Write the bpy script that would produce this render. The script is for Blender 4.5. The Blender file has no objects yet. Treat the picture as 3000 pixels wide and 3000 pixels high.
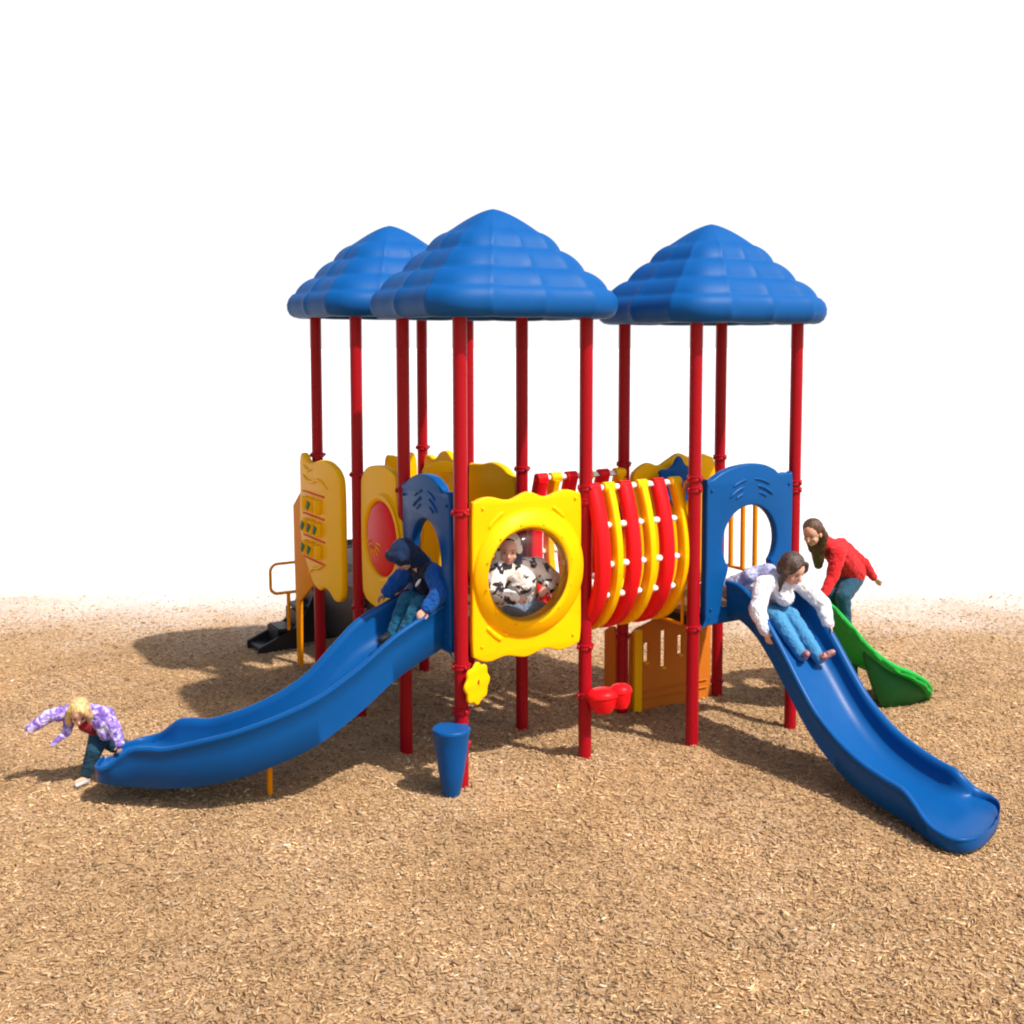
import bpy, bmesh, math, random
import numpy as np
from mathutils import Vector, Matrix

random.seed(7)
rng = np.random.default_rng(11)
S = bpy.context.scene
COL = S.collection

# ------------------------------------------------------------------ camera
CAM_H = 3.7582
cam = bpy.data.cameras.new('camera')
cam.sensor_width = 36.0
cam.lens = 39.3592
cam.shift_x = -0.01512
cam.shift_y = -0.07936
cam.clip_start = 0.1
cam.clip_end = 3000
camo = bpy.data.objects.new('camera', cam)
COL.objects.link(camo)
camo.location = (0, 0, CAM_H)
camo.rotation_euler = (math.radians(90 - 4.5659), 0, 0)
S.camera = camo

# ------------------------------------------------------------------ light
SUNV = Vector((0.58, -0.45, 1.0)).normalized()
world = bpy.data.worlds.new('World')
S.world = world
world.use_nodes = True
wn = world.node_tree
bg = wn.nodes['Background']
sky = wn.nodes.new('ShaderNodeTexSky')
sky.sky_type = 'NISHITA'
sky.sun_disc = False
sky.sun_elevation = math.radians(53.7)
sky.sun_rotation = math.atan2(SUNV.x, SUNV.y)
sky.dust_density = 3.0
sky.ozone_density = 0.6
wn.links.new(sky.outputs[0], bg.inputs['Color'])
bg.inputs['Strength'].default_value = 0.15

sun = bpy.data.lights.new('sun', 'SUN')
sun.energy = 5.0
sun.angle = math.radians(1.2)
sun.color = (1.0, 0.955, 0.88)
suno = bpy.data.objects.new('sun', sun)
COL.objects.link(suno)
suno.rotation_euler = SUNV.to_track_quat('Z', 'Y').to_euler()

S.cycles.filter_width = 2.1
S.view_settings.view_transform = 'Standard'
S.view_settings.look = 'None'
S.view_settings.gamma = 1.0
S.view_settings.exposure = 0.16

# ------------------------------------------------------------------ frame of the play structure
TH = math.radians(31.438)
UX, UY = math.cos(TH), math.sin(TH)
OX, OY = -1.1154, 10.0333
U, V = 1.245, 1.0839


def W(a, b, z):
    """structure coordinates (a to the right and back, b to the right and near) to world"""
    return Vector((OX + a * UX + b * UY, OY + a * UY - b * UX, z))


def L(a, b, z):
    return Vector((a, -b, z))


# ------------------------------------------------------------------ materials
def node_mat(name):
    m = bpy.data.materials.new(name)
    m.use_nodes = True
    nt = m.node_tree
    return m, nt, nt.nodes['Principled BSDF']


def plastic(name, col, rough=0.34, var=0.10, bump=0.12, scale=9.0, spec=0.5, coat=0.0, dirt=0.0):
    m, nt, p = node_mat(name)
    N, K = nt.nodes, nt.links
    tc = N.new('ShaderNodeTexCoord')
    n1 = N.new('ShaderNodeTexNoise')
    n1.inputs['Scale'].default_value = scale
    n1.inputs['Detail'].default_value = 5
    K.new(tc.outputs['Object'], n1.inputs['Vector'])
    mix = N.new('ShaderNodeMix')
    mix.data_type = 'RGBA'
    mix.inputs[6].default_value = (*[c * (1 - var) for c in col], 1)
    mix.inputs[7].default_value = (*[min(1, c * (1 + var)) for c in col], 1)
    K.new(n1.outputs['Fac'], mix.inputs[0])
    out = mix.outputs[2]
    if dirt > 0:
        n3 = N.new('ShaderNodeTexNoise')
        n3.inputs['Scale'].default_value = 3.1
        n3.inputs['Detail'].default_value = 8
        K.new(tc.outputs['Object'], n3.inputs['Vector'])
        r3 = N.new('ShaderNodeMapRange')
        r3.inputs[1].default_value = 0.52
        r3.inputs[2].default_value = 0.75
        r3.inputs[4].default_value = dirt
        K.new(n3.outputs['Fac'], r3.inputs[0])
        m3 = N.new('ShaderNodeMix')
        m3.data_type = 'RGBA'
        m3.inputs[7].default_value = (0.33, 0.27, 0.2, 1)
        K.new(r3.outputs[0], m3.inputs[0])
        K.new(out, m3.inputs[6])
        out = m3.outputs[2]
    K.new(out, p.inputs['Base Color'])
    n2 = N.new('ShaderNodeTexNoise')
    n2.inputs['Scale'].default_value = 160
    n2.inputs['Detail'].default_value = 3
    K.new(tc.outputs['Object'], n2.inputs['Vector'])
    rr = N.new('ShaderNodeMapRange')
    rr.inputs[3].default_value = rough - 0.06
    rr.inputs[4].default_value = rough + 0.1
    K.new(n1.outputs['Fac'], rr.inputs[0])
    K.new(rr.outputs[0], p.inputs['Roughness'])
    b = N.new('ShaderNodeBump')
    b.inputs['Strength'].default_value = bump
    b.inputs['Distance'].default_value = 0.002
    K.new(n2.outputs['Fac'], b.inputs['Height'])
    K.new(b.outputs[0], p.inputs['Normal'])
    p.inputs['Specular IOR Level'].default_value = spec
    p.inputs['Coat Weight'].default_value = coat
    p.inputs['Coat Roughness'].default_value = 0.12
    return m


M = {}
M['blue'] = plastic('blue_plastic', (0.003, 0.074, 0.255), 0.33, 0.05, spec=0.14)
M['roofblue'] = plastic('blue_roof_plastic', (0.002, 0.080, 0.285), 0.5, 0.05, spec=0.16)
M['yellow'] = plastic('yellow_plastic', (0.95, 0.49, 0.001), 0.42, 0.03, spec=0.10, dirt=0.0)
M['red'] = plastic('red_powder_coat', (0.34, 0.003, 0.010), 0.28, 0.04, bump=0.03, spec=0.2)
M['redp'] = plastic('red_plastic', (0.74, 0.008, 0.012), 0.36, 0.04, spec=0.12)
M['orange'] = plastic('orange_powder_coat', (0.82, 0.27, 0.002), 0.5, 0.05, bump=0.05, spec=0.04)
M['wood'] = plastic('tan_orange_plastic', (0.62, 0.175, 0.018), 0.5, 0.06, spec=0.12)
M['green'] = plastic('green_plastic', (0.015, 0.36, 0.05), 0.42, 0.06, spec=0.2)
M['dkgreen'] = plastic('dark_green_plastic', (0.012, 0.13, 0.03), 0.5, 0.06, spec=0.15)
M['brown'] = plastic('brown_rubber_coating', (0.10, 0.062, 0.04), 0.55, 0.12)
M['black'] = plastic('black_plastic', (0.016, 0.015, 0.016), 0.42, 0.15, spec=0.25)
M['steel'] = plastic('galvanised_steel', (0.55, 0.55, 0.56), 0.35, 0.06)
M['steel'].node_tree.nodes['Principled BSDF'].inputs['Metallic'].default_value = 0.9
M['white'] = plastic('white_plastic', (0.82, 0.80, 0.76), 0.4, 0.03)
M['hole'] = plastic('dark_recess', (0.03, 0.012, 0.006), 0.7, 0.05)

gm = bpy.data.materials.new('clear_bubble_plastic')
gm.use_nodes = True
nt = gm.node_tree
nt.nodes.remove(nt.nodes['Principled BSDF'])
tr = nt.nodes.new('ShaderNodeBsdfTransparent')
tr.inputs[0].default_value = (0.97, 0.95, 0.93, 1)
gl = nt.nodes.new('ShaderNodeBsdfGlossy')
gl.inputs['Roughness'].default_value = 0.04
fr = nt.nodes.new('ShaderNodeFresnel')
fr.inputs[0].default_value = 1.45
ms = nt.nodes.new('ShaderNodeMixShader')
nt.links.new(fr.outputs[0], ms.inputs[0])
nt.links.new(tr.outputs[0], ms.inputs[1])
nt.links.new(gl.outputs[0], ms.inputs[2])
nt.links.new(ms.outputs[0], nt.nodes['Material Output'].inputs[0])
M['bubble'] = gm


def cloth(name, cols, scale=8.0, rough=0.85, pos=None, bump=0.5, kind='noise', fuzz=260, dist=1.2):
    m, nt, p = node_mat(name)
    N, K = nt.nodes, nt.links
    tc = N.new('ShaderNodeTexCoord')
    if len(cols) > 1:
        if kind == 'voronoi':
            t = N.new('ShaderNodeTexVoronoi')
            t.inputs['Scale'].default_value = scale
            nz = N.new('ShaderNodeTexNoise')
            nz.inputs['Scale'].default_value = scale * 0.9
            K.new(tc.outputs['Object'], nz.inputs['Vector'])
            ad = N.new('ShaderNodeMix')
            ad.data_type = 'RGBA'
            ad.blend_type = 'LINEAR_LIGHT'
            ad.inputs[0].default_value = 0.14
            K.new(tc.outputs['Object'], ad.inputs[6])
            K.new(nz.outputs['Color'], ad.inputs[7])
            K.new(ad.outputs[2], t.inputs['Vector'])
            fac = t.outputs['Distance']
        else:
            t = N.new('ShaderNodeTexNoise')
            t.inputs['Scale'].default_value = scale
            t.inputs['Detail'].default_value = 4
            t.inputs['Distortion'].default_value = dist
            K.new(tc.outputs['Object'], t.inputs['Vector'])
            fac = t.outputs['Fac']
        cr = N.new('ShaderNodeValToRGB')
        K.new(fac, cr.inputs[0])
        e = cr.color_ramp.elements
        pos = pos or [i / (len(cols) - 1) for i in range(len(cols))]
        e[0].position, e[1].position = pos[0], pos[-1]
        e[0].color, e[1].color = (*cols[0], 1), (*cols[-1], 1)
        for q, c in zip(pos[1:-1], cols[1:-1]):
            x = e.new(q)
            x.color = (*c, 1)
        K.new(cr.outputs[0], p.inputs['Base Color'])
    else:
        p.inputs['Base Color'].default_value = (*cols[0], 1)
    p.inputs['Roughness'].default_value = rough
    p.inputs['Specular IOR Level'].default_value = 0.2
    p.inputs['Sheen Weight'].default_value = 0.08
    n2 = N.new('ShaderNodeTexNoise')
    n2.inputs['Scale'].default_value = fuzz
    n3 = N.new('ShaderNodeTexNoise')
    n3.inputs['Scale'].default_value = 16
    n3.inputs['Detail'].default_value = 3
    n3.inputs['Distortion'].default_value = 1.5
    for n in (n2, n3):
        K.new(tc.outputs['Object'], n.inputs['Vector'])
    b1 = N.new('ShaderNodeBump')
    b1.inputs['Strength'].default_value = bump * 0.5
    b1.inputs['Distance'].default_value = 0.003
    K.new(n2.outputs['Fac'], b1.inputs['Height'])
    b2 = N.new('ShaderNodeBump')
    b2.inputs['Strength'].default_value = bump
    b2.inputs['Distance'].default_value = 0.03
    K.new(n3.outputs['Fac'], b2.inputs['Height'])
    K.new(b1.outputs[0], b2.inputs['Normal'])
    K.new(b2.outputs[0], p.inputs['Normal'])
    return m


M['skin'] = cloth('skin', [(0.62, 0.33, 0.22), (0.72, 0.40, 0.29)], 12, 0.5, bump=0.05)
M['skin'].node_tree.nodes['Principled BSDF'].inputs['Subsurface Weight'].default_value = 0.1
M['skin'].node_tree.nodes['Principled BSDF'].inputs['Subsurface Scale'].default_value = 0.01
M['lip'] = cloth('lip', [(0.55, 0.15, 0.13)], rough=0.5, bump=0.02)
M['eye'] = cloth('eye', [(0.02, 0.013, 0.01)], rough=0.2, bump=0.0)
M['brow'] = cloth('brow', [(0.10, 0.055, 0.03)], rough=0.8, bump=0.0)


def hair_mat(name, c1, c2):
    m, nt, p = node_mat(name)
    N, K = nt.nodes, nt.links
    tc = N.new('ShaderNodeTexCoord')
    mp = N.new('ShaderNodeMapping')
    mp.inputs['Scale'].default_value = (60, 60, 7)
    K.new(tc.outputs['Object'], mp.inputs[0])
    t = N.new('ShaderNodeTexNoise')
    t.inputs['Scale'].default_value = 1.6
    t.inputs['Detail'].default_value = 5
    t.inputs['Distortion'].default_value = 0.7
    K.new(mp.outputs[0], t.inputs['Vector'])
    cr = N.new('ShaderNodeValToRGB')
    cr.color_ramp.elements[0].position = 0.35
    cr.color_ramp.elements[1].position = 0.68
    cr.color_ramp.elements[0].color = (*c1, 1)
    cr.color_ramp.elements[1].color = (*c2, 1)
    K.new(t.outputs['Fac'], cr.inputs[0])
    K.new(cr.outputs[0], p.inputs['Base Color'])
    p.inputs['Roughness'].default_value = 0.45
    b = N.new('ShaderNodeBump')
    b.inputs['Strength'].default_value = 0.9
    b.inputs['Distance'].default_value = 0.01
    K.new(t.outputs['Fac'], b.inputs['Height'])
    K.new(b.outputs[0], p.inputs['Normal'])
    return m


M['blonde'] = hair_mat('blonde_hair', (0.42, 0.24, 0.08), (0.85, 0.62, 0.30))
M['dkhair'] = hair_mat('dark_brown_hair', (0.018, 0.010, 0.008), (0.105, 0.062, 0.042))
M['brhair'] = hair_mat('brown_hair', (0.03, 0.012, 0.006), (0.16, 0.070, 0.028))


# ------------------------------------------------------------------ object helpers
def link(o, parent=None):
    COL.objects.link(o)
    if parent is not None:
        o.parent = parent
    return o


def mesh_obj(name, verts, faces, mat, parent=None, smooth=True, sharp=None):
    me = bpy.data.meshes.new(name)
    me.from_pydata([tuple(v) for v in verts], [], faces)
    bm = bmesh.new()
    bm.from_mesh(me)
    bmesh.ops.recalc_face_normals(bm, faces=bm.faces)
    bm.to_mesh(me)
    bm.free()
    if smooth:
        me.shade_smooth()
        if sharp:
            me.set_sharp_from_angle(angle=math.radians(sharp))
    me.materials.append(mat)
    o = bpy.data.objects.new(name, me)
    return link(o, parent)


def tag(o, label=None, cat=None, group=None, kind=None):
    for k, v in (('label', label), ('category', cat), ('group', group), ('kind', kind)):
        if v:
            o[k] = v
    return o


class MB:
    """collects several closed shells into one mesh"""

    def __init__(s):
        s.v, s.f = [], []

    def add(s, v, f):
        k = len(s.v)
        s.v += [Vector(x) for x in v]
        s.f += [tuple(i + k for i in q) for q in f]

    def box(s, c, h, R=None):
        vs = []
        for i in (-1, 1):
            for j in (-1, 1):
                for k in (-1, 1):
                    p = Vector((i * h[0], j * h[1], k * h[2]))
                    if R is not None:
                        p = R @ p
                    vs.append(Vector(c) + p)
        s.add(vs, [(0, 1, 3, 2), (4, 6, 7, 5), (0, 4, 5, 1), (2, 3, 7, 6), (0, 2, 6, 4), (1, 5, 7, 3)])

    def tube(s, pts, r, n=12, closed=False):
        pts = [Vector(p) for p in pts]
        m = len(pts)
        rs = r if hasattr(r, '__len__') else [r] * m
        rings = []
        T0 = None
        for i, p in enumerate(pts):
            if closed:
                t = (pts[(i + 1) % m] - pts[i - 1]).normalized()
            else:
                t = (pts[min(i + 1, m - 1)] - pts[max(i - 1, 0)]).normalized()
            if T0 is None:
                ref = Vector((0, 0, 1)) if abs(t.z) < 0.9 else Vector((1, 0, 0))
                x = t.cross(ref).normalized()
            else:
                x = (x - t * x.dot(t)).normalized()
            T0 = t
            y = t.cross(x)
            rings.append([p + rs[i] * (math.cos(2 * math.pi * k / n) * x + math.sin(2 * math.pi * k / n) * y) for k in range(n)])
        v = [q for ring in rings for q in ring]
        f = []
        for i in range(m if closed else m - 1):
            j = (i + 1) % m
            for k in range(n):
                k2 = (k + 1) % n
                f.append((i * n + k, i * n + k2, j * n + k2, j * n + k))
        if not closed:
            f.append(tuple(range(n)))
            f.append(tuple((m - 1) * n + k for k in range(n)))
        s.add(v, f)

    def lathe(s, prof, origin=(0, 0, 0), axis='z', n=32, R=None):
        """prof: list of (r, h); ends are closed"""
        v, f = [], []
        for r, h in prof:
            for k in range(n):
                t = 2 * math.pi * k / n
                p = Vector((r * math.cos(t), r * math.sin(t), h))
                if R is not None:
                    p = R @ p
                v.append(Vector(origin) + p)
        m = len(prof)
        for i in range(m - 1):
            for k in range(n):
                k2 = (k + 1) % n
                f.append((i * n + k, i * n + k2, (i + 1) * n + k2, (i + 1) * n + k))
        f.append(tuple(range(n)))
        f.append(tuple((m - 1) * n + k for k in range(n)))
        s.add(v, f)

    def ell(s, c, r, R=None, n=16):
        v, f = [], []
        c = Vector(c)
        rx, ry, rz = r if hasattr(r, '__len__') else (r, r, r)
        m = n // 2
        for i in range(1, m):
            ph = math.pi * i / m
            for k in range(n):
                t = 2 * math.pi * k / n
                p = Vector((rx * math.sin(ph) * math.cos(t), ry * math.sin(ph) * math.sin(t), rz * math.cos(ph)))
                v.append(p)
        v.append(Vector((0, 0, rz)))
        v.append(Vector((0, 0, -rz)))
        if R is not None:
            v = [R @ p for p in v]
        v = [c + p for p in v]
        for i in range(m - 2):
            for k in range(n):
                k2 = (k + 1) % n
                f.append((i * n + k, i * n + k2, (i + 1) * n + k2, (i + 1) * n + k))
        top, bot = len(v) - 2, len(v) - 1
        for k in range(n):
            k2 = (k + 1) % n
            f.append((top, k2, k))
            f.append((bot, (m - 2) * n + k, (m - 2) * n + k2))
        s.add(v, f)

    def build(s, name, mat, parent=None, smooth=True, sharp=40):
        return mesh_obj(name, s.v, s.f, mat, parent, smooth, sharp)


def crom(pts, n=6, closed=True):
    """catmull-rom through 2D or 3D points"""
    P = [Vector(p) for p in pts]
    m = len(P)
    out = []
    rngi = range(m) if closed else range(m - 1)
    for i in rngi:
        if closed:
            p0, p1, p2, p3 = P[i - 1], P[i], P[(i + 1) % m], P[(i + 2) % m]
        else:
            p0, p1, p2, p3 = P[max(i - 1, 0)], P[i], P[i + 1], P[min(i + 2, m - 1)]
        for k in range(n):
            t = k / n
            out.append(0.5 * ((2 * p1) + (p2 - p0) * t + (2 * p0 - 5 * p1 + 4 * p2 - p3) * t * t + (3 * p1 - p0 - 3 * p2 + p3) * t ** 3))
    if not closed:
        out.append(P[-1])
    return out


def plate(name, outline, holes, plane, c, thick, mat, parent, bevel=0.012, round_=True, extra=None, n=6):
    """flat moulded panel from 2D outline; plane 'a' or 'b' at constant c (in structure coordinates)"""
    cu = bpy.data.curves.new(name, 'CURVE')
    cu.dimensions = '2D'
    cu.fill_mode = 'BOTH'
    cu.extrude = max(thick / 2 - bevel, 0.0005)
    cu.bevel_depth = bevel
    cu.bevel_resolution = 2
    cu.offset = -bevel
    loops = [crom([(*p, 0) for p in outline], n) if round_ else [Vector((*p, 0)) for p in outline]]
    loops += [[Vector((*p, 0)) for p in h] for h in holes]
    for lp in loops:
        sp = cu.splines.new('POLY')
        sp.points.add(len(lp) - 1)
        for q, p in zip(sp.points, lp):
            q.co = (p[0], p[1], 0, 1)
        sp.use_cyclic_u = True
    tmp = bpy.data.objects.new('tmp', cu)
    COL.objects.link(tmp)
    dg = bpy.context.evaluated_depsgraph_get()
    dg.update()
    me = bpy.data.meshes.new_from_object(tmp.evaluated_get(dg))
    bpy.data.objects.remove(tmp)
    mb = MB()
    vs = []
    for v in me.vertices:
        x, y, z = v.co
        vs.append(L(x, c + z, y) if plane == 'b' else L(c - z, x, y))
    mb.add(vs, [tuple(p.vertices) for p in me.polygons])
    bm = None
    if extra:
        extra(mb)
    o = mb.build(name, mat, parent, True, 50)
    b2 = bmesh.new()
    b2.from_mesh(o.data)
    bmesh.ops.remove_doubles(b2, verts=b2.verts, dist=0.0004)
    bmesh.ops.recalc_face_normals(b2, faces=b2.faces)
    b2.to_mesh(o.data)
    b2.free()
    o.data.shade_smooth()
    o.data.set_sharp_from_angle(angle=math.radians(50))
    return o


def circle(cx, cy, rx, ry=None, n=40):
    ry = ry or rx
    return [(cx + rx * math.cos(2 * math.pi * k / n), cy + ry * math.sin(2 * math.pi * k / n)) for k in range(n)]


# ------------------------------------------------------------------ ground
_w = [(rng.uniform(0.8, 12), rng.uniform(0, 2 * math.pi), rng.uniform(0, 2 * math.pi)) for _ in range(14)]
bumps = [(W(0, V, 0), 0.035, 0.5), (W(U, V, 0), 0.035, 0.5), (W(U, 0, 0), -0.03, 0.5), (W(3.523, 1.322, 0), -0.035, 0.5),
         (W(0, 0, 0), -0.03, 0.5), (W(.1, -3.5, 0), 0.05, 0.7), (W(3.0, 4.35, 0), -0.03, 0.45), (W(-2.75, -.85, 0), -0.03, 0.4)]
bumps += [(W(oa + i * U, ob + j * V, 0), 0.022, 0.17) for oa, ob in ((0, 0), (2.279, .238), (.012, -2.182)) for i in (0, 1) for j in (0, 1)]


def ground_h(x, y):
    x = np.asarray(x, float)
    y = np.asarray(y, float)
    h = np.zeros_like(x)
    for k, th, ph in _w:
        h += 0.011 / (0.6 + 0.4 * k) * np.sin(k * (x * math.cos(th) + y * math.sin(th)) + ph)
    for c, s, r in bumps:
        h += s * np.exp(-((x - c.x) ** 2 + (y - c.y) ** 2) / (r * r))
    h *= np.clip((20 - y) / 4, 0, 1) * np.clip((14 - np.abs(x)) / 4, 0, 1)
    return h


def axis_coords(lo, hi, step, far0, far1):
    c = list(np.arange(lo, hi + 1e-6, step))
    d = step
    x = lo
    left = []
    while x > far0:
        d *= 1.5
        x -= d
        left.append(x)
    d = step
    x = c[-1]
    right = []
    while x < far1:
        d *= 1.5
        x += d
        right.append(x)
    return np.array(left[::-1] + c + right)


gx = axis_coords(-14, 14, 0.09, -900, 900)
gy = axis_coords(2, 21, 0.09, -400, 1500)
X, Y = np.meshgrid(gx, gy)
Z = ground_h(X, Y)
nv = X.size
verts = np.stack([X.ravel(), Y.ravel(), Z.ravel()], 1)
nx, ny = len(gx), len(gy)
ii = np.arange(nx * ny).reshape(ny, nx)
quads = np.stack([ii[:-1, :-1], ii[:-1, 1:], ii[1:, 1:], ii[1:, :-1]], -1).reshape(-1, 4)


def np_mesh(name, verts, faces, mat, smooth=True):
    """faces: list of arrays with constant size"""
    me = bpy.data.meshes.new(name)
    me.vertices.add(len(verts))
    me.vertices.foreach_set('co', verts.astype(np.float32).ravel())
    loops = np.concatenate([f.ravel() for f in faces]).astype(np.int32)
    sizes = np.concatenate([np.full(len(f), f.shape[1]) for f in faces]).astype(np.int32)
    starts = np.concatenate([[0], np.cumsum(sizes)[:-1]]).astype(np.int32)
    me.loops.add(len(loops))
    me.loops.foreach_set('vertex_index', loops)
    me.polygons.add(len(sizes))
    me.polygons.foreach_set('loop_start', starts)
    me.update(calc_edges=True)
    me.validate()
    if smooth:
        me.shade_smooth()
    me.materials.append(mat)
    o = bpy.data.objects.new(name, me)
    COL.objects.link(o)
    return o


CHIP = [(0.26, 0.150, 0.085), (0.45, 0.275, 0.142), (0.60, 0.385, 0.200), (0.70, 0.475, 0.26), (0.80, 0.63, 0.42)]
FADE0, FADE1 = 12.2, 19.4   # metres from the viewer over which painted white haze takes over from the chips

m, nt, p = node_mat('chip_bed_ground')
N, K = nt.nodes, nt.links
tc = N.new('ShaderNodeTexCoord')
nA = N.new('ShaderNodeTexNoise')
nA.inputs['Scale'].default_value = 24
nA.inputs['Detail'].default_value = 6
nA.inputs['Roughness'].default_value = 0.75
nA.inputs['Distortion'].default_value = 1.0
K.new(tc.outputs['Object'], nA.inputs['Vector'])
nB = N.new('ShaderNodeTexNoise')
nB.inputs['Scale'].default_value = 0.9
nB.inputs['Detail'].default_value = 5
K.new(tc.outputs['Object'], nB.inputs['Vector'])
cr = N.new('ShaderNodeValToRGB')
cr.color_ramp.elements[0].position = 0.30
cr.color_ramp.elements[1].position = 0.72
cr.color_ramp.elements[0].color = (0.24, 0.125, 0.055, 1)
cr.color_ramp.elements[1].color = (0.70, 0.48, 0.27, 1)
e = cr.color_ramp.elements.new(0.48)
e.color = (0.46, 0.27, 0.125, 1)
K.new(nA.outputs['Fac'], cr.inputs[0])
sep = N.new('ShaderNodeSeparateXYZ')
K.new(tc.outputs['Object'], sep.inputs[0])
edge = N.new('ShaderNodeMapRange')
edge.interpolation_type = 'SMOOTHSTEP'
edge.inputs[1].default_value = FADE0
edge.inputs[2].default_value = FADE1
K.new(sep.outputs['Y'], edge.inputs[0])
# chip-sized cells break up the white haze painted into the far ground
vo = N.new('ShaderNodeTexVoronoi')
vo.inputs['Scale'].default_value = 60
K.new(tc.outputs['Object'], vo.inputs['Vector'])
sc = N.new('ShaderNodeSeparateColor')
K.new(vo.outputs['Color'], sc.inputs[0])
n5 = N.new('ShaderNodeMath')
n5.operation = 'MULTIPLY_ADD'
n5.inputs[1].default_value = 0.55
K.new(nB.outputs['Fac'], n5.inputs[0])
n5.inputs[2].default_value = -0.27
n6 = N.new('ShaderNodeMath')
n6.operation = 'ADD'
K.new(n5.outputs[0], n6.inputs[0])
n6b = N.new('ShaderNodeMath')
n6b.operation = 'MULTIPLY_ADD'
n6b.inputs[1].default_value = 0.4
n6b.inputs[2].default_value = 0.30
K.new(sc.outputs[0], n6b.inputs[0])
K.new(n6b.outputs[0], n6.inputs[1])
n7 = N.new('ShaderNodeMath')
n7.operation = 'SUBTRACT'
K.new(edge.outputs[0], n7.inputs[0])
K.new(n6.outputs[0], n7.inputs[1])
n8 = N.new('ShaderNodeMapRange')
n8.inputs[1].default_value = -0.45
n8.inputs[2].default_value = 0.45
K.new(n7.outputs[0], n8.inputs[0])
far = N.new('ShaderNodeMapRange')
far.inputs[1].default_value = FADE1 - 1.4
far.inputs[2].default_value = FADE1 + 0.1
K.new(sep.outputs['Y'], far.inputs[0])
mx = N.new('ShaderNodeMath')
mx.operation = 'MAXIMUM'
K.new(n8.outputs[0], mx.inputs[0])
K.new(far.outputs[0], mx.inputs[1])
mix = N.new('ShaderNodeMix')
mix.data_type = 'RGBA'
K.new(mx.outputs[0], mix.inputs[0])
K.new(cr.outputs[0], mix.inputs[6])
mix.inputs[7].default_value = (0.70, 0.70, 0.70, 1)  # haze white, painted into the base colour with distance
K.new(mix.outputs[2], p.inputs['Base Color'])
p.inputs['Roughness'].default_value = 0.95
p.inputs['Specular IOR Level'].default_value = 0.1
bp = N.new('ShaderNodeBump')
bp.inputs['Strength'].default_value = 0.8
bp.inputs['Distance'].default_value = 0.03
mb_ = N.new('ShaderNodeMath')
mb_.operation = 'SUBTRACT'
mb_.inputs[0].default_value = 1
K.new(mx.outputs[0], mb_.inputs[1])
K.new(mb_.outputs[0], bp.inputs['Strength'])
K.new(nA.outputs['Fac'], bp.inputs['Height'])
K.new(bp.outputs[0], p.inputs['Normal'])
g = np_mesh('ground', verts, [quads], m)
tag(g, 'tan wood chip bed with white haze painted into its far part', 'ground', kind='structure')

# wood chips: small ridged slivers
m, nt, p = node_mat('wood_chip')
N, K = nt.nodes, nt.links
geo = N.new('ShaderNodeNewGeometry')
cr = N.new('ShaderNodeValToRGB')
cr.color_ramp.interpolation = 'CONSTANT'
els = cr.color_ramp.elements
els[0].position = 0
els[0].color = (*CHIP[0], 1)
els[1].position = 0.965
els[1].color = (*CHIP[4], 1)
for q, c in ((0.08, CHIP[1]), (0.36, CHIP[2]), (0.72, CHIP[3])):
    x = els.new(q)
    x.color = (*c, 1)
K.new(geo.outputs['Random Per Island'], cr.inputs[0])
tc = N.new('ShaderNodeTexCoord')
nB = N.new('ShaderNodeTexNoise')
nB.inputs['Scale'].default_value = 0.7
nB.inputs['Detail'].default_value = 8
nB.inputs['Roughness'].default_value = 0.80
K.new(tc.outputs['Object'], nB.inputs['Vector'])
r2 = N.new('ShaderNodeMapRange')
r2.inputs[1].default_value = 0.3
r2.inputs[2].default_value = 0.7
r2.inputs[3].default_value = 0.44
r2.inputs[4].default_value = 1.30
K.new(nB.outputs['Fac'], r2.inputs[0])
hs = N.new('ShaderNodeHueSaturation')
K.new(r2.outputs[0], hs.inputs['Value'])
K.new(cr.outputs[0], hs.inputs['Color'])
K.new(hs.outputs[0], p.inputs['Base Color'])
p.inputs['Roughness'].default_value = 0.9
p.inputs['Specular IOR Level'].default_value = 0.05
CHIP_N = 210000
yy0, yy1 = 4.2, 17.0
pts = []
cnt = 0
while cnt < CHIP_N:
    y = rng.uniform(yy0, yy1, 200000)
    x = rng.uniform(-10.5, 10.5, 200000)
    keep = np.abs(x) < 0.56 * y + 0.9
    f = np.clip((y - FADE0) / (FADE1 - FADE0), 0, 1)
    f = (1 - f * f * (3 - 2 * f)) * np.clip(1.0 - 1.6 * f, 0, 1)
    clump = 0.5 + 0.5 * np.sin(2.1 * x + 1.3 * np.sin(1.7 * y)) * np.sin(2.3 * y + 1.1 * np.sin(1.9 * x))
    dens = f * (0.75 + 0.25 * clump)
    # nearer chips show larger, so they are laid closer
    dens *= np.clip(1.25 - 0.05 * y, 0.5, 1)
    keep &= rng.uniform(0, 1, len(y)) < dens
    pts.append(np.stack([x[keep], y[keep]], 1))
    cnt += keep.sum()
pts = np.concatenate(pts)[:CHIP_N]
n = len(pts)
ln = rng.gamma(4, 0.0052, n) + 0.009
wd = ln * rng.uniform(0.14, 0.38, n) + 0.002
ht = wd * rng.uniform(0.25, 0.7, n)
yaw = rng.uniform(0, 2 * math.pi, n)
pit = rng.normal(0, 0.22, n)
rol = rng.normal(0, 0.35, n)
base = np.array([[-1, -1, 0], [-1, 1, 0], [1, -1, 0], [1, 1, 0], [-0.8, 0, 1], [0.8, 0, 1]], float)
v = base[None] * np.stack([ln / 2, wd / 2, ht], 1)[:, None, :]
v[:, :, 1] *= rng.uniform(0.35, 1.0, (n, 6))
v[:, 4:, 1] += (rng.uniform(-0.4, 0.4, n) * wd)[:, None]


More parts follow.
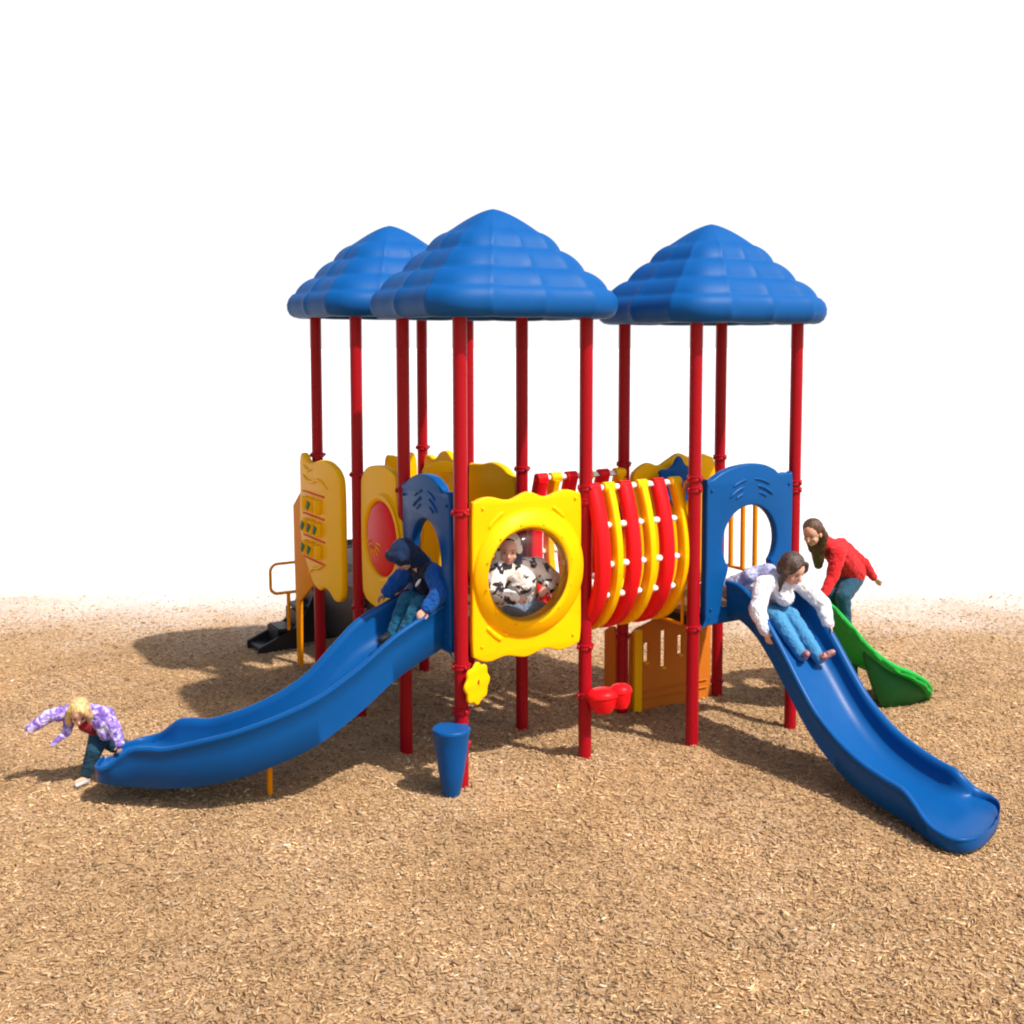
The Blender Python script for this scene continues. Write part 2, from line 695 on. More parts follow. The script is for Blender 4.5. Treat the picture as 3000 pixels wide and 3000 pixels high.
def rot(v, ang, i, j):
    c, s = np.cos(ang)[:, None], np.sin(ang)[:, None]
    a, b = v[:, :, i].copy(), v[:, :, j].copy()
    v[:, :, i] = c * a - s * b
    v[:, :, j] = s * a + c * b


rot(v, rol, 1, 2)
rot(v, pit, 0, 2)
rot(v, yaw, 0, 1)
v[:, :, 0] += pts[:, 0:1]
v[:, :, 1] += pts[:, 1:2]
v[:, :, 2] += (ground_h(pts[:, 0], pts[:, 1]) + rng.uniform(-0.002, 0.012, n))[:, None]
k = (np.arange(n) * 6)[:, None]
fq = np.concatenate([k + np.array([0, 2, 5, 4]), k + np.array([1, 4, 5, 3]), k + np.array([0, 1, 3, 2])])
ft = np.concatenate([k + np.array([0, 4, 1]), k + np.array([2, 3, 5])])
chips = np_mesh('wood_chips', v.reshape(-1, 3), [fq, ft], m, smooth=False)
tag(chips, 'loose tan and brown wood chips covering the play area', 'wood chips', kind='stuff')

# ------------------------------------------------------------------ sky backdrop, far behind everything
m = bpy.data.materials.new('white_sky')
m.use_nodes = True
nt = m.node_tree
nt.nodes.remove(nt.nodes['Principled BSDF'])
em = nt.nodes.new('ShaderNodeEmission')
em.inputs[0].default_value = (1, 1, 1, 1)
em.inputs[1].default_value = 0.95
nt.links.new(em.outputs[0], nt.nodes['Material Output'].inputs[0])
vs, fs = [], []
for i in range(65):
    t = math.radians(-50 + 100 * i / 64)
    for j in range(9):
        e_ = math.radians(-1 + 25 * j / 8)
        vs.append((600 * math.sin(t) * math.cos(e_), 600 * math.cos(t) * math.cos(e_), 600 * math.sin(e_)))
for i in range(64):
    for j in range(8):
        q = i * 9 + j
        fs.append((q, q + 9, q + 10, q + 1))
sk = mesh_obj('sky', vs, fs, m)
tag(sk, 'plain bright white sky behind the playground', 'sky', kind='structure')

# ------------------------------------------------------------------ the play structure
PS = bpy.data.objects.new('play_structure', None)
COL.objects.link(PS)
PS.empty_display_size = 0.3
PS.location = (OX, OY, 0)
PS.rotation_euler = (0, 0, TH)
tag(PS, 'large red, yellow and blue playground structure with three roofed towers and two blue slides', 'playground structure')

OR_ = (2.279, 0.238)     # right tower origin
OL = (0.012, -2.182)     # left tower origin
POSTS = []
for (oa, ob), cols in (((0, 0), [[2.42], [2.36, 1.07, 0.70, 0.40], [2.54], [2.48, 2.36, 1.06, 0.62]]),
                       (OR_, [[2.55, 0.82, 0.14], [2.52, 2.42, 1.14], [2.55, 1.02, 0.16], [2.40, 2.33, 1.1]]),
                       (OL, [[2.55, 2.46], [2.45, 1.12], [2.57], [2.46]])):
    for (i, j), cz in zip(((0, 0), (0, 1), (1, 0), (1, 1)), cols):
        POSTS.append((oa + i * U, ob + j * V, cz))
PR = 0.059
for (a, b, cz) in POSTS:
    mb = MB()
    zb = -0.25
    prof = [(PR, zb), (PR, 0.6), (PR, 1.4), (PR, 2.2), (PR, 3.0), (PR, 4.06)]
    mb.lathe(prof, L(a, b, 0), n=28)
    po = mb.build('post', M['red'], PS)
    for z in cz:
        mc = MB()
        mc.lathe([(PR + .001, z - .026), (PR + .013, z - .022), (PR + .015, z - .008), (PR + .010, z), (PR + .015, z + .008), (PR + .013, z + .022), (PR + .001, z + .026)], L(a, b, 0), n=28)
        mc.ell(L(a + 0.075, b, z), (.022, .016, .02), n=10)
        mc.ell(L(a, b + 0.072, z), (.016, .02, .02), n=10)
        mc.ell(L(a - 0.07, b, z), (.02, .016, .02), n=10)
        mc.build('collar', M['red'], po)


# canopies
def canopy(ca, cb):
    tiers = [(0.0, 4.845), (0.405, 4.639), (0.583, 4.477), (0.778, 4.299), (0.964, 4.137)]
    kk = 1 / 1.167
    prof = []
    zt = 4.845
    # smooth cap
    for t in np.linspace(0.04, 1, 9):
        r = 0.405 * t
        prof.append((r, zt - 0.206 * (0.10 * t + 0.90 * t ** 1.6)))
    for (r0, z0), (r1, z1) in zip(tiers[1:-1], tiers[2:]):
        for t in np.linspace(0, 1, 9)[1:]:
            # convex tier: bulges outward then tucks in at the notch
            rr = r0 + (r1 - r0) * t
            zz = z0 + (z1 - z0) * t
            bl = 0.027 * math.sin(math.pi * t) ** 0.8
            prof.append((rr + bl * 0.62, zz + bl * 0.78))
    r0, z0 = tiers[-1]
    brim = [(0.99, 4.128), (1.03, 4.085), (1.048, 4.03), (1.045, 3.975), (1.022, 3.925), (0.985, 3.895), (0.94, 3.885), (0.90, 3.897), (0.885, 3.92), (0.885, 3.97)]
    prof += brim
    inner = [(0.80, 4.10), (0.45, 4.50), (0.04, 4.76)]
    full = prof + inner
    n = 288
    vs, fs = [], []
    for i, (r, z) in enumerate(full):
        e = 2.0 + 2.6 * min(1, r / 0.9) ** 0.8
        outer = i < len(prof)
        for k in range(n):
            t = 2 * math.pi * (k + 0.5) / n
            c, s = math.cos(t), math.sin(t)
            sup = (abs(c) ** e + abs(s) ** e) ** (-1 / e)
            x = sup * c * r * kk * 1.05
            y = sup * s * r * kk * 0.96
            ph = math.atan2(y, x)
            lobe = abs(math.sin(6 * ph + 0.0))
            rib = 1 + (0.020 * min(1, r / 0.5) * (1 - lobe) ** 3 if outer else 0) - (0.004 * min(1, r / 0.6) * lobe if outer else 0)
            zz = z
            if outer and 0.40 < r < 1.0:
                zz += 0.006 * (1 - lobe) ** 2
            vs.append(L(ca + x * rib, cb - y * rib, zz))
    m = len(full)
    for i in range(m - 1):
        for k in range(n):
            k2 = (k + 1) % n
            fs.append((i * n + k, i * n + k2, (i + 1) * n + k2, (i + 1) * n + k))
    fs.append(tuple(range(n)))
    fs.append(tuple((m - 1) * n + k for k in range(n)))
    return mesh_obj('canopy', vs, fs, M['roofblue'], PS, True, 70)


for (oa, ob), up_ in (((0, 0), .065), (OR_, .035), (OL, .11)):
    cn = canopy(oa + U / 2, ob + V / 2)
    for v_ in cn.data.vertices:
        v_.co.z += up_

# decks
def deck(a0, a1, b0, b1, top=1.25):
    mb = MB()
    ca, cb = (a0 + a1) / 2, (b0 + b1) / 2
    ha, hb = (a1 - a0) / 2, (b1 - b0) / 2
    mb.box(L(ca, cb, top - 0.02), (ha, hb, 0.02))
    o = mb.build('deck', M['brown'], PS, False)
    mr = MB()
    for s in (-1, 1):
        mr.box(L(ca, cb + s * (hb - 0.012), top - 0.085), (ha, 0.012, 0.045))
        mr.box(L(ca + s * (ha - 0.012), cb, top - 0.085), (0.012, hb - 0.026, 0.045))
    mr.build('deck_frame', M['black'], o, False)
    return o


deck(0.05, U - 0.05, 0.05, V - 0.05)
deck(OR_[0] + .05, OR_[0] + U - .05, OR_[1] + .05, OR_[1] + V - .05)
deck(OL[0] + .05, OL[0] + U - .05, OL[1] + .05, OL[1] + V - .05)
deck(0.05, U - 0.05, -1.04, -0.04)

# ---- slide hoods
def hood(plane, c, lo, hi, name='slide_hood'):
    mid = (lo + hi) / 2
    w = (hi - lo) / 2
    X_ = lambda t: mid + t * w
    out = [(X_(-1), 1.22), (X_(-1.0), 1.8), (X_(-1), 2.44), (X_(-.97), 2.49), (X_(-.86), 2.505), (X_(-.66), 2.56), (X_(-.35), 2.605), (X_(0), 2.62),
           (X_(.3), 2.605), (X_(.55), 2.555), (X_(.68), 2.505), (X_(.82), 2.51), (X_(.93), 2.50), (X_(1), 2.45), (X_(1.0), 1.8), (X_(1), 1.22),
           (X_(.9), 1.20), (X_(0), 1.20), (X_(-.9), 1.20)]
    hw = 0.325 / 0.52 * w
    hole = []
    for a_ in range(-38, 219, 8):
        t = math.radians(a_)
        hole.append((mid + hw * math.cos(t), 1.885 + 0.345 * math.sin(t)))
    hole += [(mid - hw * .86, 1.58), (mid - hw * .98, 1.48), (mid - hw * 1.0, 1.38), (mid - hw * .95, 1.30), (mid, 1.29), (mid + hw * .95, 1.30), (mid + hw * 1.0, 1.38), (mid + hw * .98, 1.48), (mid + hw * .86, 1.58)]
    hole = [tuple(q)[:2] for q in crom([(*q, 0) for q in hole], 3)]

    def emboss(mb):
        # raised arcs above the opening on the outer face
        for rad, a0, a1, th in ((0.50, 52, 80, .016), (0.50, 100, 128, .016), (0.56, 62, 86, .013), (0.56, 96, 118, .013), (0.44, 60, 76, .012), (0.44, 104, 120, .012)):
            pl = []
            for q in np.linspace(a0, a1, 9):
                t = math.radians(q)
                s_, z_ = mid + rad * 0.86 * math.cos(t) * w / 0.52, 1.92 + rad * math.sin(t)
                pl.append(L(s_, c + .045, z_) if plane == 'b' else L(c - .045, s_, z_))
            mb.tube(pl, [0.004] + [th] * 7 + [0.004], 10)
        for q in (-.9, .9):
            for z_ in (2.4, 1.3):
                s_ = mid + q * w
                mb.ell(L(s_, c + .05, z_) if plane == 'b' else L(c - .05, s_, z_), .014, n=8)
    return plate(name, out, [hole], plane, c, 0.09, M['blue'], PS, 0.02, True, emboss, n=4)


hood('b', OR_[1] + V + 0.01, OR_[0] + 0.105, OR_[0] + U - 0.07)
hood('a', -0.01, 0.075, V - 0.09)


# ---- slides
def sweep_slide(name, rows, mat, lab=None):
    """rows: (a, b, z, width, wall height, heading) ; heading is the angle of travel in the a,b plane"""
    R_ = np.array(rows, float)
    t = np.linspace(0, 1, len(R_))
    tt = np.linspace(0, 1, 120)
    # smooth interpolation by catmull-rom
    C = np.array([[*v_] for v_ in [x for x in _crn(R_, 120)]])
    secs = []
    for a, b, z, w, h, hd in C:
        lx, ly = -math.sin(hd), math.cos(hd)       # lateral
        hw = w / 2
        r = min(0.03, h * 0.35)
        prof = [(-hw - r * .2, -0.05), (-hw - .004, h * .5), (-hw - r * .5, h - r * 1.6), (-hw - r, h - r), (-hw - r * .8, h - r * .25), (-hw - r * .2, h), (-hw + r * .5, h - r * .15), (-hw + r * 1.1, h - r),
                (-hw + r * 1.3, h - r * 2.3), (-hw + .045, h * .35), (-hw + .075, h * .13 + .012), (-hw + .13, .006), (-hw * .4, 0.0)]
        inner = prof[3:]
        full = prof + [(-x, y) for x, y in prof[::-1]]
        full += [(hw - .04, -0.075), (hw * .3, -0.078), (-hw * .3, -0.078), (-hw + .04, -0.075)]
        secs.append([L(a + lx * x, b + ly * x, z + y) for x, y in full])
    n = len(secs[0])
    vs = [q for s_ in secs for q in s_]
    fs = []
    for i in range(len(secs) - 1):
        for k in range(n):
            k2 = (k + 1) % n
            fs.append((i * n + k, i * n + k2, (i + 1) * n + k2, (i + 1) * n + k))
    fs.append(tuple(range(n)))
    fs.append(tuple((len(secs) - 1) * n + k for k in range(n)))
    o = mesh_obj(name, vs, fs, mat, PS, True, 65)
    if lab:
        o['label'] = lab
    return o


def _crn(P, n):
    m = len(P)
    out = []
    for q in np.linspace(0, m - 1 - 1e-9, n):
        i = int(q)
        t = q - i
        p0, p1, p2, p3 = P[max(i - 1, 0)], P[i], P[i + 1], P[min(i + 2, m - 1)]
        out.append(0.5 * ((2 * p1) + (p2 - p0) * t + (2 * p0 - 5 * p1 + 4 * p2 - p3) * t * t + (3 * p1 - p0 - 3 * p2 + p3) * t ** 3))
    return out


H2 = math.pi / 2
rows = []
for a, b, z, w, h, dh in [(2.95, 1.36, 1.27, .60, .28, 0), (2.95, 1.56, 1.26, .62, .28, 0), (2.95, 1.77, 1.17, .64, .27, 0), (2.95, 1.95, 1.01, .64, .26, 0), (2.95, 2.15, .80, .64, .26, 0),
                          (2.95, 2.35, .58, .64, .25, 0), (2.95, 2.55, .40, .64, .23, 0), (2.95, 2.80, .245, .64, .225, 0), (2.95, 3.05, .155, .65, .22, 0.02), (2.95, 3.28, .115, .66, .21, -.03), (2.945, 3.44, .10, .68, .205, -.08), (2.94, 3.55, .09, .74, .16, -.15), (2.94, 3.65, .085, .86, .10, -.24), (2.945, 3.74, .085, .94, .072, -.30),
                          (2.955, 3.83, .085, .95, .06, -.34), (2.97, 3.91, .09, .84, .052, -.36), (2.98, 3.965, .098, .60, .04, -.38), (2.985, 3.99, .105, .28, .028, -.38)]:
    rows.append((a, b, z, w, h, H2 + dh))
sR = sweep_slide('slide', rows, M['blue'], 'straight blue slide running down from the right tower')

tab = [(0, .52, 1.24, .69, .33, 0), (-.27, .52, 1.14, .69, .33, .02), (-.54, .53, 1.01, .69, .335, -.02), (-.80, .53, .81, .69, .34, .06), (-1.07, .49, .60, .69, .345, .24),
       (-1.32, .40, .46, .69, .345, .42), (-1.56, .27, .35, .69, .34, .57), (-1.77, .11, .275, .69, .325, .71), (-1.95, -.06, .235, .70, .29, .77), (-2.06, -.17, .225, .70, .29, .78),
       (-2.16, -.27, .22, .71, .275, .78), (-2.23, -.34, .225, .74, .205, .78), (-2.30, -.41, .23, .77, .125, .78), (-2.36, -.47, .235, .76, .085, .78), (-2.42, -.53, .24, .64, .07, .78), (-2.455, -.565, .25, .40, .055, .78), (-2.465, -.575, .255, .25, .05, .78)]
# heading pi + dh measured as in the a,b plane
rows = [(a - (0.03 if i == 0 else 0), b, z, w, h, math.pi + dh) for i, (a, b, z, w, h, dh) in enumerate(tab)]
sL = sweep_slide('slide', rows, M['blue'], 'curved blue slide swinging down from the centre tower to the left')
mb = MB()
mb.tube([L(-1.40, .33, -.1), L(-1.40, .33, .34)], 0.024, 14)
mb.build('slide_leg', M['orange'], sL)
mb = MB()
mb.box(L(-1.37, .36, .355), (.085, .10, .03), Matrix.Rotation(-.5, 3, 'Z'))
mb.build('bracket', M['blue'], sL, False)
mb = MB()
mb.box(L(2.96, 3.40, -.03), (.14, .05, .06))
mb.build('slide_foot', M['blue'], sR, False)


# ---- front bubble panel (yellow, wavy edges, big round clear bubble)
def wavy(lo, hi, top, bot, amp=0.03):
    w = hi - lo
    P = [(lo, bot + .12), (lo, (top + bot) / 2), (lo, top - .10), (lo + .04, top - .015), (lo + .16 * w, top + .01), (lo + .33 * w, top - amp), (lo + .50 * w, top + amp), (lo + .66 * w, top - amp * .9), (lo + .82 * w, top + amp * .7),
         (hi - .05, top - .005), (hi, top - .09), (hi, (top + bot) / 2), (hi, bot + .12), (hi - .05, bot + .02), (lo + .80 * w, bot - .01), (lo + .66 * w, bot + amp * .9), (lo + .48 * w, bot - amp * .7), (lo + .30 * w, bot + amp * .6),
         (lo + .15 * w, bot - .01), (lo + .04, bot + .03)]
    return P


def ring_profile(ro, ri, d):
    return [(ri, -.02), (ri - .004, d * .7), (ri + .012, d), (ri + .035, d + .012), (ri + .06, d), (ro - .03, d * .55), (ro - .008, d * .25), (ro, 0), (ro, -.02)]


def place_ring(plane, c, s0, z0, prof, mat, parent, name, ecc=0, n=56, out=1):
    vs, fs = [], []
    rmin, rmax, sbase = min(q[0] for q in prof), max(q[0] for q in prof), s0
    for r, h in prof:
        s0 = sbase + ecc * (r - rmin) / (rmax - rmin)
        for k in range(n):
            t = 2 * math.pi * k / n
            s_, z_ = s0 + r * math.cos(t), z0 + r * math.sin(t)
            vs.append(L(s_, c + h * out, z_) if plane == 'b' else L(c + h * out, s_, z_))
    m = len(prof)
    for i in range(m):
        i2 = (i + 1) % m
        for k in range(n):
            k2 = (k + 1) % n
            fs.append((i * n + k, i * n + k2, i2 * n + k2, i2 * n + k))
    return mesh_obj(name, vs, fs, mat, parent, True, 60)


def dome(plane, c, s0, z0, r, depth, mat, parent, name, out=1, n=48):
    vs, fs = [], []
    m = 12
    for i in range(m):
        q = (math.pi / 2) * i / (m - 1) * 0.985
        rr, h = r * math.cos(q), depth * math.sin(q)
        for k in range(n):
            t = 2 * math.pi * k / n
            s_, z_ = s0 + rr * math.cos(t), z0 + rr * math.sin(t)
            vs.append(L(s_, c + h * out, z_) if plane == 'b' else L(c + h * out, s_, z_))
    for i in range(m - 1):
        for k in range(n):
            k2 = (k + 1) % n
            fs.append((i * n + k, i * n + k2, (i + 1) * n + k2, (i + 1) * n + k))
    fs.append(tuple((m - 1) * n + k for k in range(n)))
    return mesh_obj(name, vs, fs, mat, parent)


def bolts(mb, plane, c, pts, r=.013):
    for s_, z_ in pts:
        mb.ell(L(s_, c, z_) if plane == 'b' else L(c, s_, z_), r, n=8)


CB = V + 0.02
pc = (0.61, 1.80)


def swirl(mb):
    for rad, a0, a1, th in ((.545, 145, 196, .020), (.56, 205, 250, .022), (.55, 20, 60, .018), (.62, 222, 243, .024), (.60, 116, 138, .02), (.62, 45, 62, .02), (.56, 290, 335, .02)):
        pl_ = []
        for q in np.linspace(a0, a1, 11):
            t = math.radians(q)
            s_, z_ = pc[0] + rad * 0.86 * math.cos(t), pc[1] + rad * math.sin(t)
            if .13 < s_ < 1.15:
                pl_.append(L(s_, CB + .022, z_))
        if len(pl_) > 3:
            mb.tube(pl_, [.004] + [th] * (len(pl_) - 2) + [.004], 10)
    bolts(mb, 'b', CB + .034, [(.18, 2.38), (1.10, 2.40), (.17, 1.22), (1.08, 1.2)])


fp = plate('bubble_panel', wavy(.085, 1.165, 2.46, 1.09, .028), [circle(pc[0], pc[1], .45)], 'b', CB, .06, M['yellow'], PS, .014, True, swirl)
fp['label'] = 'bright yellow wavy edged panel with a clear round bubble window'
rg = place_ring('b', CB + .02, .585, 1.80, ring_profile(.555, .385, .08), M['yellow'], fp, 'window_ring', .055)
dome('b', CB + .09, .585, 1.80, .395, .17, M['bubble'], fp, 'bubble_window')
for q_ in ([(.592 + .43 * math.cos(t), pc[1] + .43 * math.sin(t)) for t in np.linspace(.2, .2 + 2 * math.pi, 13)[:-1]]):
    mb = MB()
    bolts(mb, 'b', CB + .108, [q_], .009)
    mb.build('bolt', M['orange'], fp)

# ---- middle bay: red bubble panel on the near-left side, arched yellow panel at the back
mp = plate('bubble_panel', [(-.86, 1.40), (-.88, 1.9), (-.87, 2.36), (-.84, 2.47), (-.72, 2.56), (-.50, 2.60), (-.3, 2.60), (-.14, 2.56), (-.07, 2.46), (-.06, 1.9), (-.07, 1.40), (-.14, 1.30), (-.35, 1.25), (-.54, 1.24), (-.72, 1.26), (-.82, 1.31)],
           [circle(-.34, 1.93, .25)], 'a', -.02, .06, M['yellow'], PS, .014)
mp['label'] = 'yellow panel with a red domed disc between two towers'
place_ring('a', -.045, -.33, 1.93, ring_profile(.43, .355, .045), M['yellow'], mp, 'window_ring', out=-1)
rd = dome('a', -.052, -.33, 1.93, .36, .08, M['redp'], mp, 'domed_disc', out=-1)
for q in range(7):
    mb = MB()
    t = math.radians(200 + q * 24)
    mb.tube([L(-.138, -.40 + .10 * math.cos(t), 1.93 + .10 * math.sin(t)), L(-.118, -.40 + .17 * math.cos(t), 1.93 + .17 * math.sin(t))], .008, 8)
    mb.build('raised_mark', M['yellow'], rd)

bkp = plate('barrier_panel', [(-1.02, 1.3), (-1.03, 1.9), (-1.02, 2.44), (-.96, 2.50), (-.75, 2.52), (-.55, 2.555), (-.35, 2.53), (-.2, 2.46), (-.1, 2.38), (-.08, 1.9), (-.1, 1.3), (-.5, 1.24)], [circle(-.54, 1.85, .25)], 'a', U + .01, .08, M['yellow'], PS, .018)

# ---- left tower panels
tp = plate('game_panel', [(-2.36, 1.9), (-2.34, 2.2), (-2.34, 2.46), (-2.30, 2.56), (-2.22, 2.565), (-2.12, 2.50), (-2.0, 2.49), (-1.86, 2.515), (-1.66, 2.55), (-1.45, 2.53), (-1.26, 2.45), (-1.19, 2.3), (-1.18, 1.8), (-1.18, 1.3), (-1.24, 1.17), (-1.38, 1.14), (-1.52, 1.20), (-1.66, 1.22), (-1.80, 1.17), (-1.95, 1.20), (-2.08, 1.30), (-2.22, 1.45), (-2.33, 1.65)],
           [], 'a', -.10, .07, M['yellow'], PS, .02, True,
           lambda mb: [mb.tube([L(-.14, x, z_) for x, z_ in pp], [.006] + [.018] * (len(pp) - 2) + [.006], 10) for pp in
                       ([(-2.22, 2.34), (-2.1, 2.29), (-1.95, 2.29), (-1.8, 2.33), (-1.66, 2.31), (-1.52, 2.26)], [(-2.1, 1.30), (-1.95, 1.38), (-1.8, 1.40), (-1.6, 1.48)], [(-2.2, 2.45), (-2.08, 2.40), (-1.95, 2.42)])])
tp['label'] = 'yellow wavy edged game panel with green and red rotating pieces'
mb = MB()
for i in range(4):
    z_ = 2.17 - .235 * i
    mb.tube([L(-.142, -2.22, z_), L(-.142, -1.62, z_)], .009, 8)
mb.build('axle', M['redp'], tp)
for i in range(3):
    for j in range(3):
        on = (i, j) in ((0, 1), (1, 0), (1, 1), (1, 2), (2, 0), (2, 1))
        b_, z_ = -2.12 + j * .18, 2.05 - .235 * i
        mb = MB()
        mb.lathe([(.02, -.075), (.048, -.072), (.052, -.06), (.052, .06), (.048, .072), (.02, .075)], L(-.145, b_, z_), n=16)
        o = mb.build('turning_drum', M['yellow'], tp)
        if on:
            mk = MB()
            mk.box(L(-.196, b_, z_), (.006, .030, .045), Matrix.Rotation(.5, 3, 'X'))
            mk.build('mark', M['dkgreen'], o, False)
# side away from the viewer (parallel to b) and the side by the stairs (half width)
plate('barrier_panel', [(-2.10, 1.3), (-2.11, 1.9), (-2.10, 2.42), (-2.0, 2.50), (-1.85, 2.47), (-1.7, 2.56), (-1.55, 2.58), (-1.4, 2.50), (-1.25, 2.52), (-1.18, 2.42), (-1.17, 1.9), (-1.18, 1.3), (-1.6, 1.25)],
      [circle(-1.64, 1.9, .28)], 'a', U + .02, .07, M['yellow'], PS, .018)
plate('barrier_panel', [(.80, 1.3), (.79, 1.9), (.80, 2.44), (.88, 2.50), (.98, 2.47), (1.08, 2.52), (1.17, 2.44), (1.18, 1.9), (1.17, 1.3), (1.0, 1.26)], [], 'b', OL[1], .06, M['yellow'], PS, .018)
# panel between left tower and middle bay, far half
plate('barrier_panel', [(.72, 1.3), (.71, 1.9), (.72, 2.40), (.80, 2.50), (.95, 2.53), (1.1, 2.50), (1.17, 2.42), (1.18, 1.9), (1.17, 1.3), (.95, 1.26)], [[(.82, 2.28), (.82, 2.40), (1.05, 2.40), (1.05, 2.28)]], 'b', -1.098, .05, M['yellow'], PS, .014)

# stairs at the far left
mb = MB()
ST = -3.75
wst = .46
def prism_b(mb, poly, b0, b1):
    n_ = len(poly)
    vs = [L(a_, b0, z_) for a_, z_ in poly] + [L(a_, b1, z_) for a_, z_ in poly]
    fs = [tuple(range(n_)), tuple(range(n_, 2 * n_))] + [(i, (i + 1) % n_, (i + 1) % n_ + n_, i + n_) for i in range(n_)]
    mb.add(vs, fs)
# side cheeks then treads
cheek = [(-.17, -.05), (-.17, .09), (.27, .27), (.36, .34), (.55, .70), (.80, 1.0), (.86, 1.22), (1.30, 1.22), (1.30, .10), (.34, .08), (.30, .0)]
prism_b(mb, cheek, ST, ST - .035)
prism_b(mb, cheek, ST - wst + .035, ST - wst)
stairs = mb.build('staircase', M['black'], PS, False)
for a0, a1, z_ in ((-.15, .10, .06), (.10, .34, .26), (.34, .56, .50), (.56, .82, .78), (.82, 1.28, 1.14)):
    mt = MB()
    mt.box(L((a0 + a1) / 2, ST - wst / 2, z_), ((a1 - a0) / 2 - .003, wst / 2 - .037, .022))
    mt.box(L(a1 - .012, ST - wst / 2, z_ + .12), (.008, wst / 2 - .038, .09))
    mt.build('stair_tread', M['black'], stairs, False)
mb = MB()
mb.box(L(.95, -2.97, 1.16), (.34, .74, .05))
mb.box(L(.63, -2.97, .68), (.02, .74, .43))
mb.box(L(1.27, -2.97, .68), (.02, .74, .43))
mb.build('landing', M['black'], PS, False)
# guard panel with a long leg
gd = [(-3.18, 1.88), (-2.74, 2.20), (-2.56, 2.20), (-2.48, 2.10), (-2.48, 1.22), (-2.56, 1.06), (-2.98, .80), (-2.99, .5), (-3.0, -.05), (-3.12, -.05), (-3.14, .8), (-3.17, 1.3)]
gpn = plate('guard_panel', gd, [], 'a', .10, .035, M['orange'], PS, .010, False)
mb = MB()
loop = []
def rrect(b0, b1, z0, z1, r, a_):
    out = []
    for (cx, cz, s0) in ((b1 - r, z1 - r, 0), (b0 + r, z1 - r, 90), (b0 + r, z0 + r, 180), (b1 - r, z0 + r, 270)):
        for q in range(0, 91, 15):
            t = math.radians(s0 + q)
            out.append((cx + r * math.cos(t), cz + r * math.sin(t)))
    return out
mb.tube([L(x_, -3.72, z_) for x_, z_ in rrect(-.02, .50, .74, 1.10, .09, 0)], .018, 10, True)
mb.tube([L(.20, -3.72, .28), L(.20, -3.72, .73)], .022, 10)
mb.build('handrail', M['orange'], PS)

# ---- right tower: back panel with blue wheel, bars, play counter below
bo = OR_[1]
wp = plate('wheel_panel', [(2.37, 1.32), (2.36, 1.9), (2.37, 2.38), (2.42, 2.48), (2.56, 2.545), (2.70, 2.51), (2.82, 2.56), (2.96, 2.62), (3.10, 2.575), (3.22, 2.60), (3.34, 2.58), (3.43, 2.48), (3.45, 1.9), (3.44, 1.32), (3.3, 1.26), (2.9, 1.24), (2.5, 1.26)],
           [], 'b', bo, .07, M['yellow'], PS, .018)
wc = (2.84, bo + .16, 2.33)
mb = MB()
outl = []
for k in range(128):
    t = 2 * math.pi * k / 128
    q = (math.cos(3 * (t - math.radians(90))) ** 2)
    outl.append((wc[0] + (.205 + .075 * q ** 2.0) * math.cos(t), wc[2] + (.205 + .075 * q ** 2.0) * math.sin(t)))
cut = []
for k in range(4):
    t0 = math.radians(22 + 90 * k)
    arc = [(wc[0] + .13 * math.cos(t0 + x_), wc[2] + .13 * math.sin(t0 + x_)) for x_ in np.linspace(0, .8, 7)]
    arc += [(wc[0] + .05 * math.cos(t0 + x_), wc[2] + .05 * math.sin(t0 + x_)) for x_ in np.linspace(.7, .1, 4)]
    cut.append(arc)
wh = plate('steering_wheel', outl, [], 'b', wc[1], .05, M['blue'], wp, .014, False)
mb = MB()
mb.tube([L(wc[0], bo + .02, wc[2]), L(wc[0], wc[1] + .02, wc[2])], .03, 12)
mb.ell(L(wc[0], wc[1] + .03, wc[2]), .04, n=14)
mb.build('wheel_hub', M['blue'], wh)

mb = MB()
ba = OR_[0] + U + .02
mb.tube([L(ba, .32, 1.42), L(ba, 1.24, 1.42)], .017, 10)
mb.tube([L(ba, .32, 2.42), L(ba, 1.24, 2.42)], .017, 10)
for q in (.40, .58, .76):
    mb.tube([L(ba, q + .005, 1.42), L(ba, q, 2.42)], .026, 12)
mb.build('bar_railing', M['orange'], PS)

mb = MB()
mb.tube([L(OR_[0] - .03, V + .12, 1.16), L(OR_[0] - .03, V + .12, 2.42), L(OR_[0] - .02, V + .13, 2.47), L(OR_[0] + .01, V + .18, 2.50)], .016, 10)
mb.tube([L(OR_[0] - .03, .30, 1.16), L(OR_[0] - .03, .30, 2.42)], .016, 10)
mb.tube([L(OR_[0] - .03, .30, 1.15), L(OR_[0] - .03, V + .12, 1.15)], .014, 10)
mb.build('bridge_end_frame', M['orange'], PS)

wd_ = plate('play_counter', [(2.38, -.04), (2.38, .80), (2.45, .86), (2.7, .93), (2.93, .955), (3.15, .93), (3.38, .86), (3.44, .80), (3.44, -.04)],
            [[(x - .028, z0), (x - .028, z1), (x + .028, z1), (x + .028, z0)] for x, z0, z1 in ((2.58, .50, .70), (2.80, .42, .80), (3.02, .52, .72))], 'b', bo - .02, .034, M['wood'], PS, .008, False,
            lambda mb: [mb.tube([L(2.46, bo + .012, z_), L(3.38, bo + .012, z_)], .006, 6) for z_ in (.12, .20)])
wd_['label'] = 'orange brown low play wall with three slots and an arched top'
mb = MB()
mb.box(L(2.44, bo + .035, .42), (.045, .02, .44))
for x in (2.58, 2.80, 3.02):
    z0 = {2.58: .50, 2.80: .42, 3.02: .52}[x]
    ml = MB()
    ml.ell(L(x + .012, bo + .0, z0 - .012), (.030, .012, .016), n=8)
    ml.build('slot_lip', M['yellow'], wd_)
mb.build('edge_trim', M['yellow'], wd_, False)
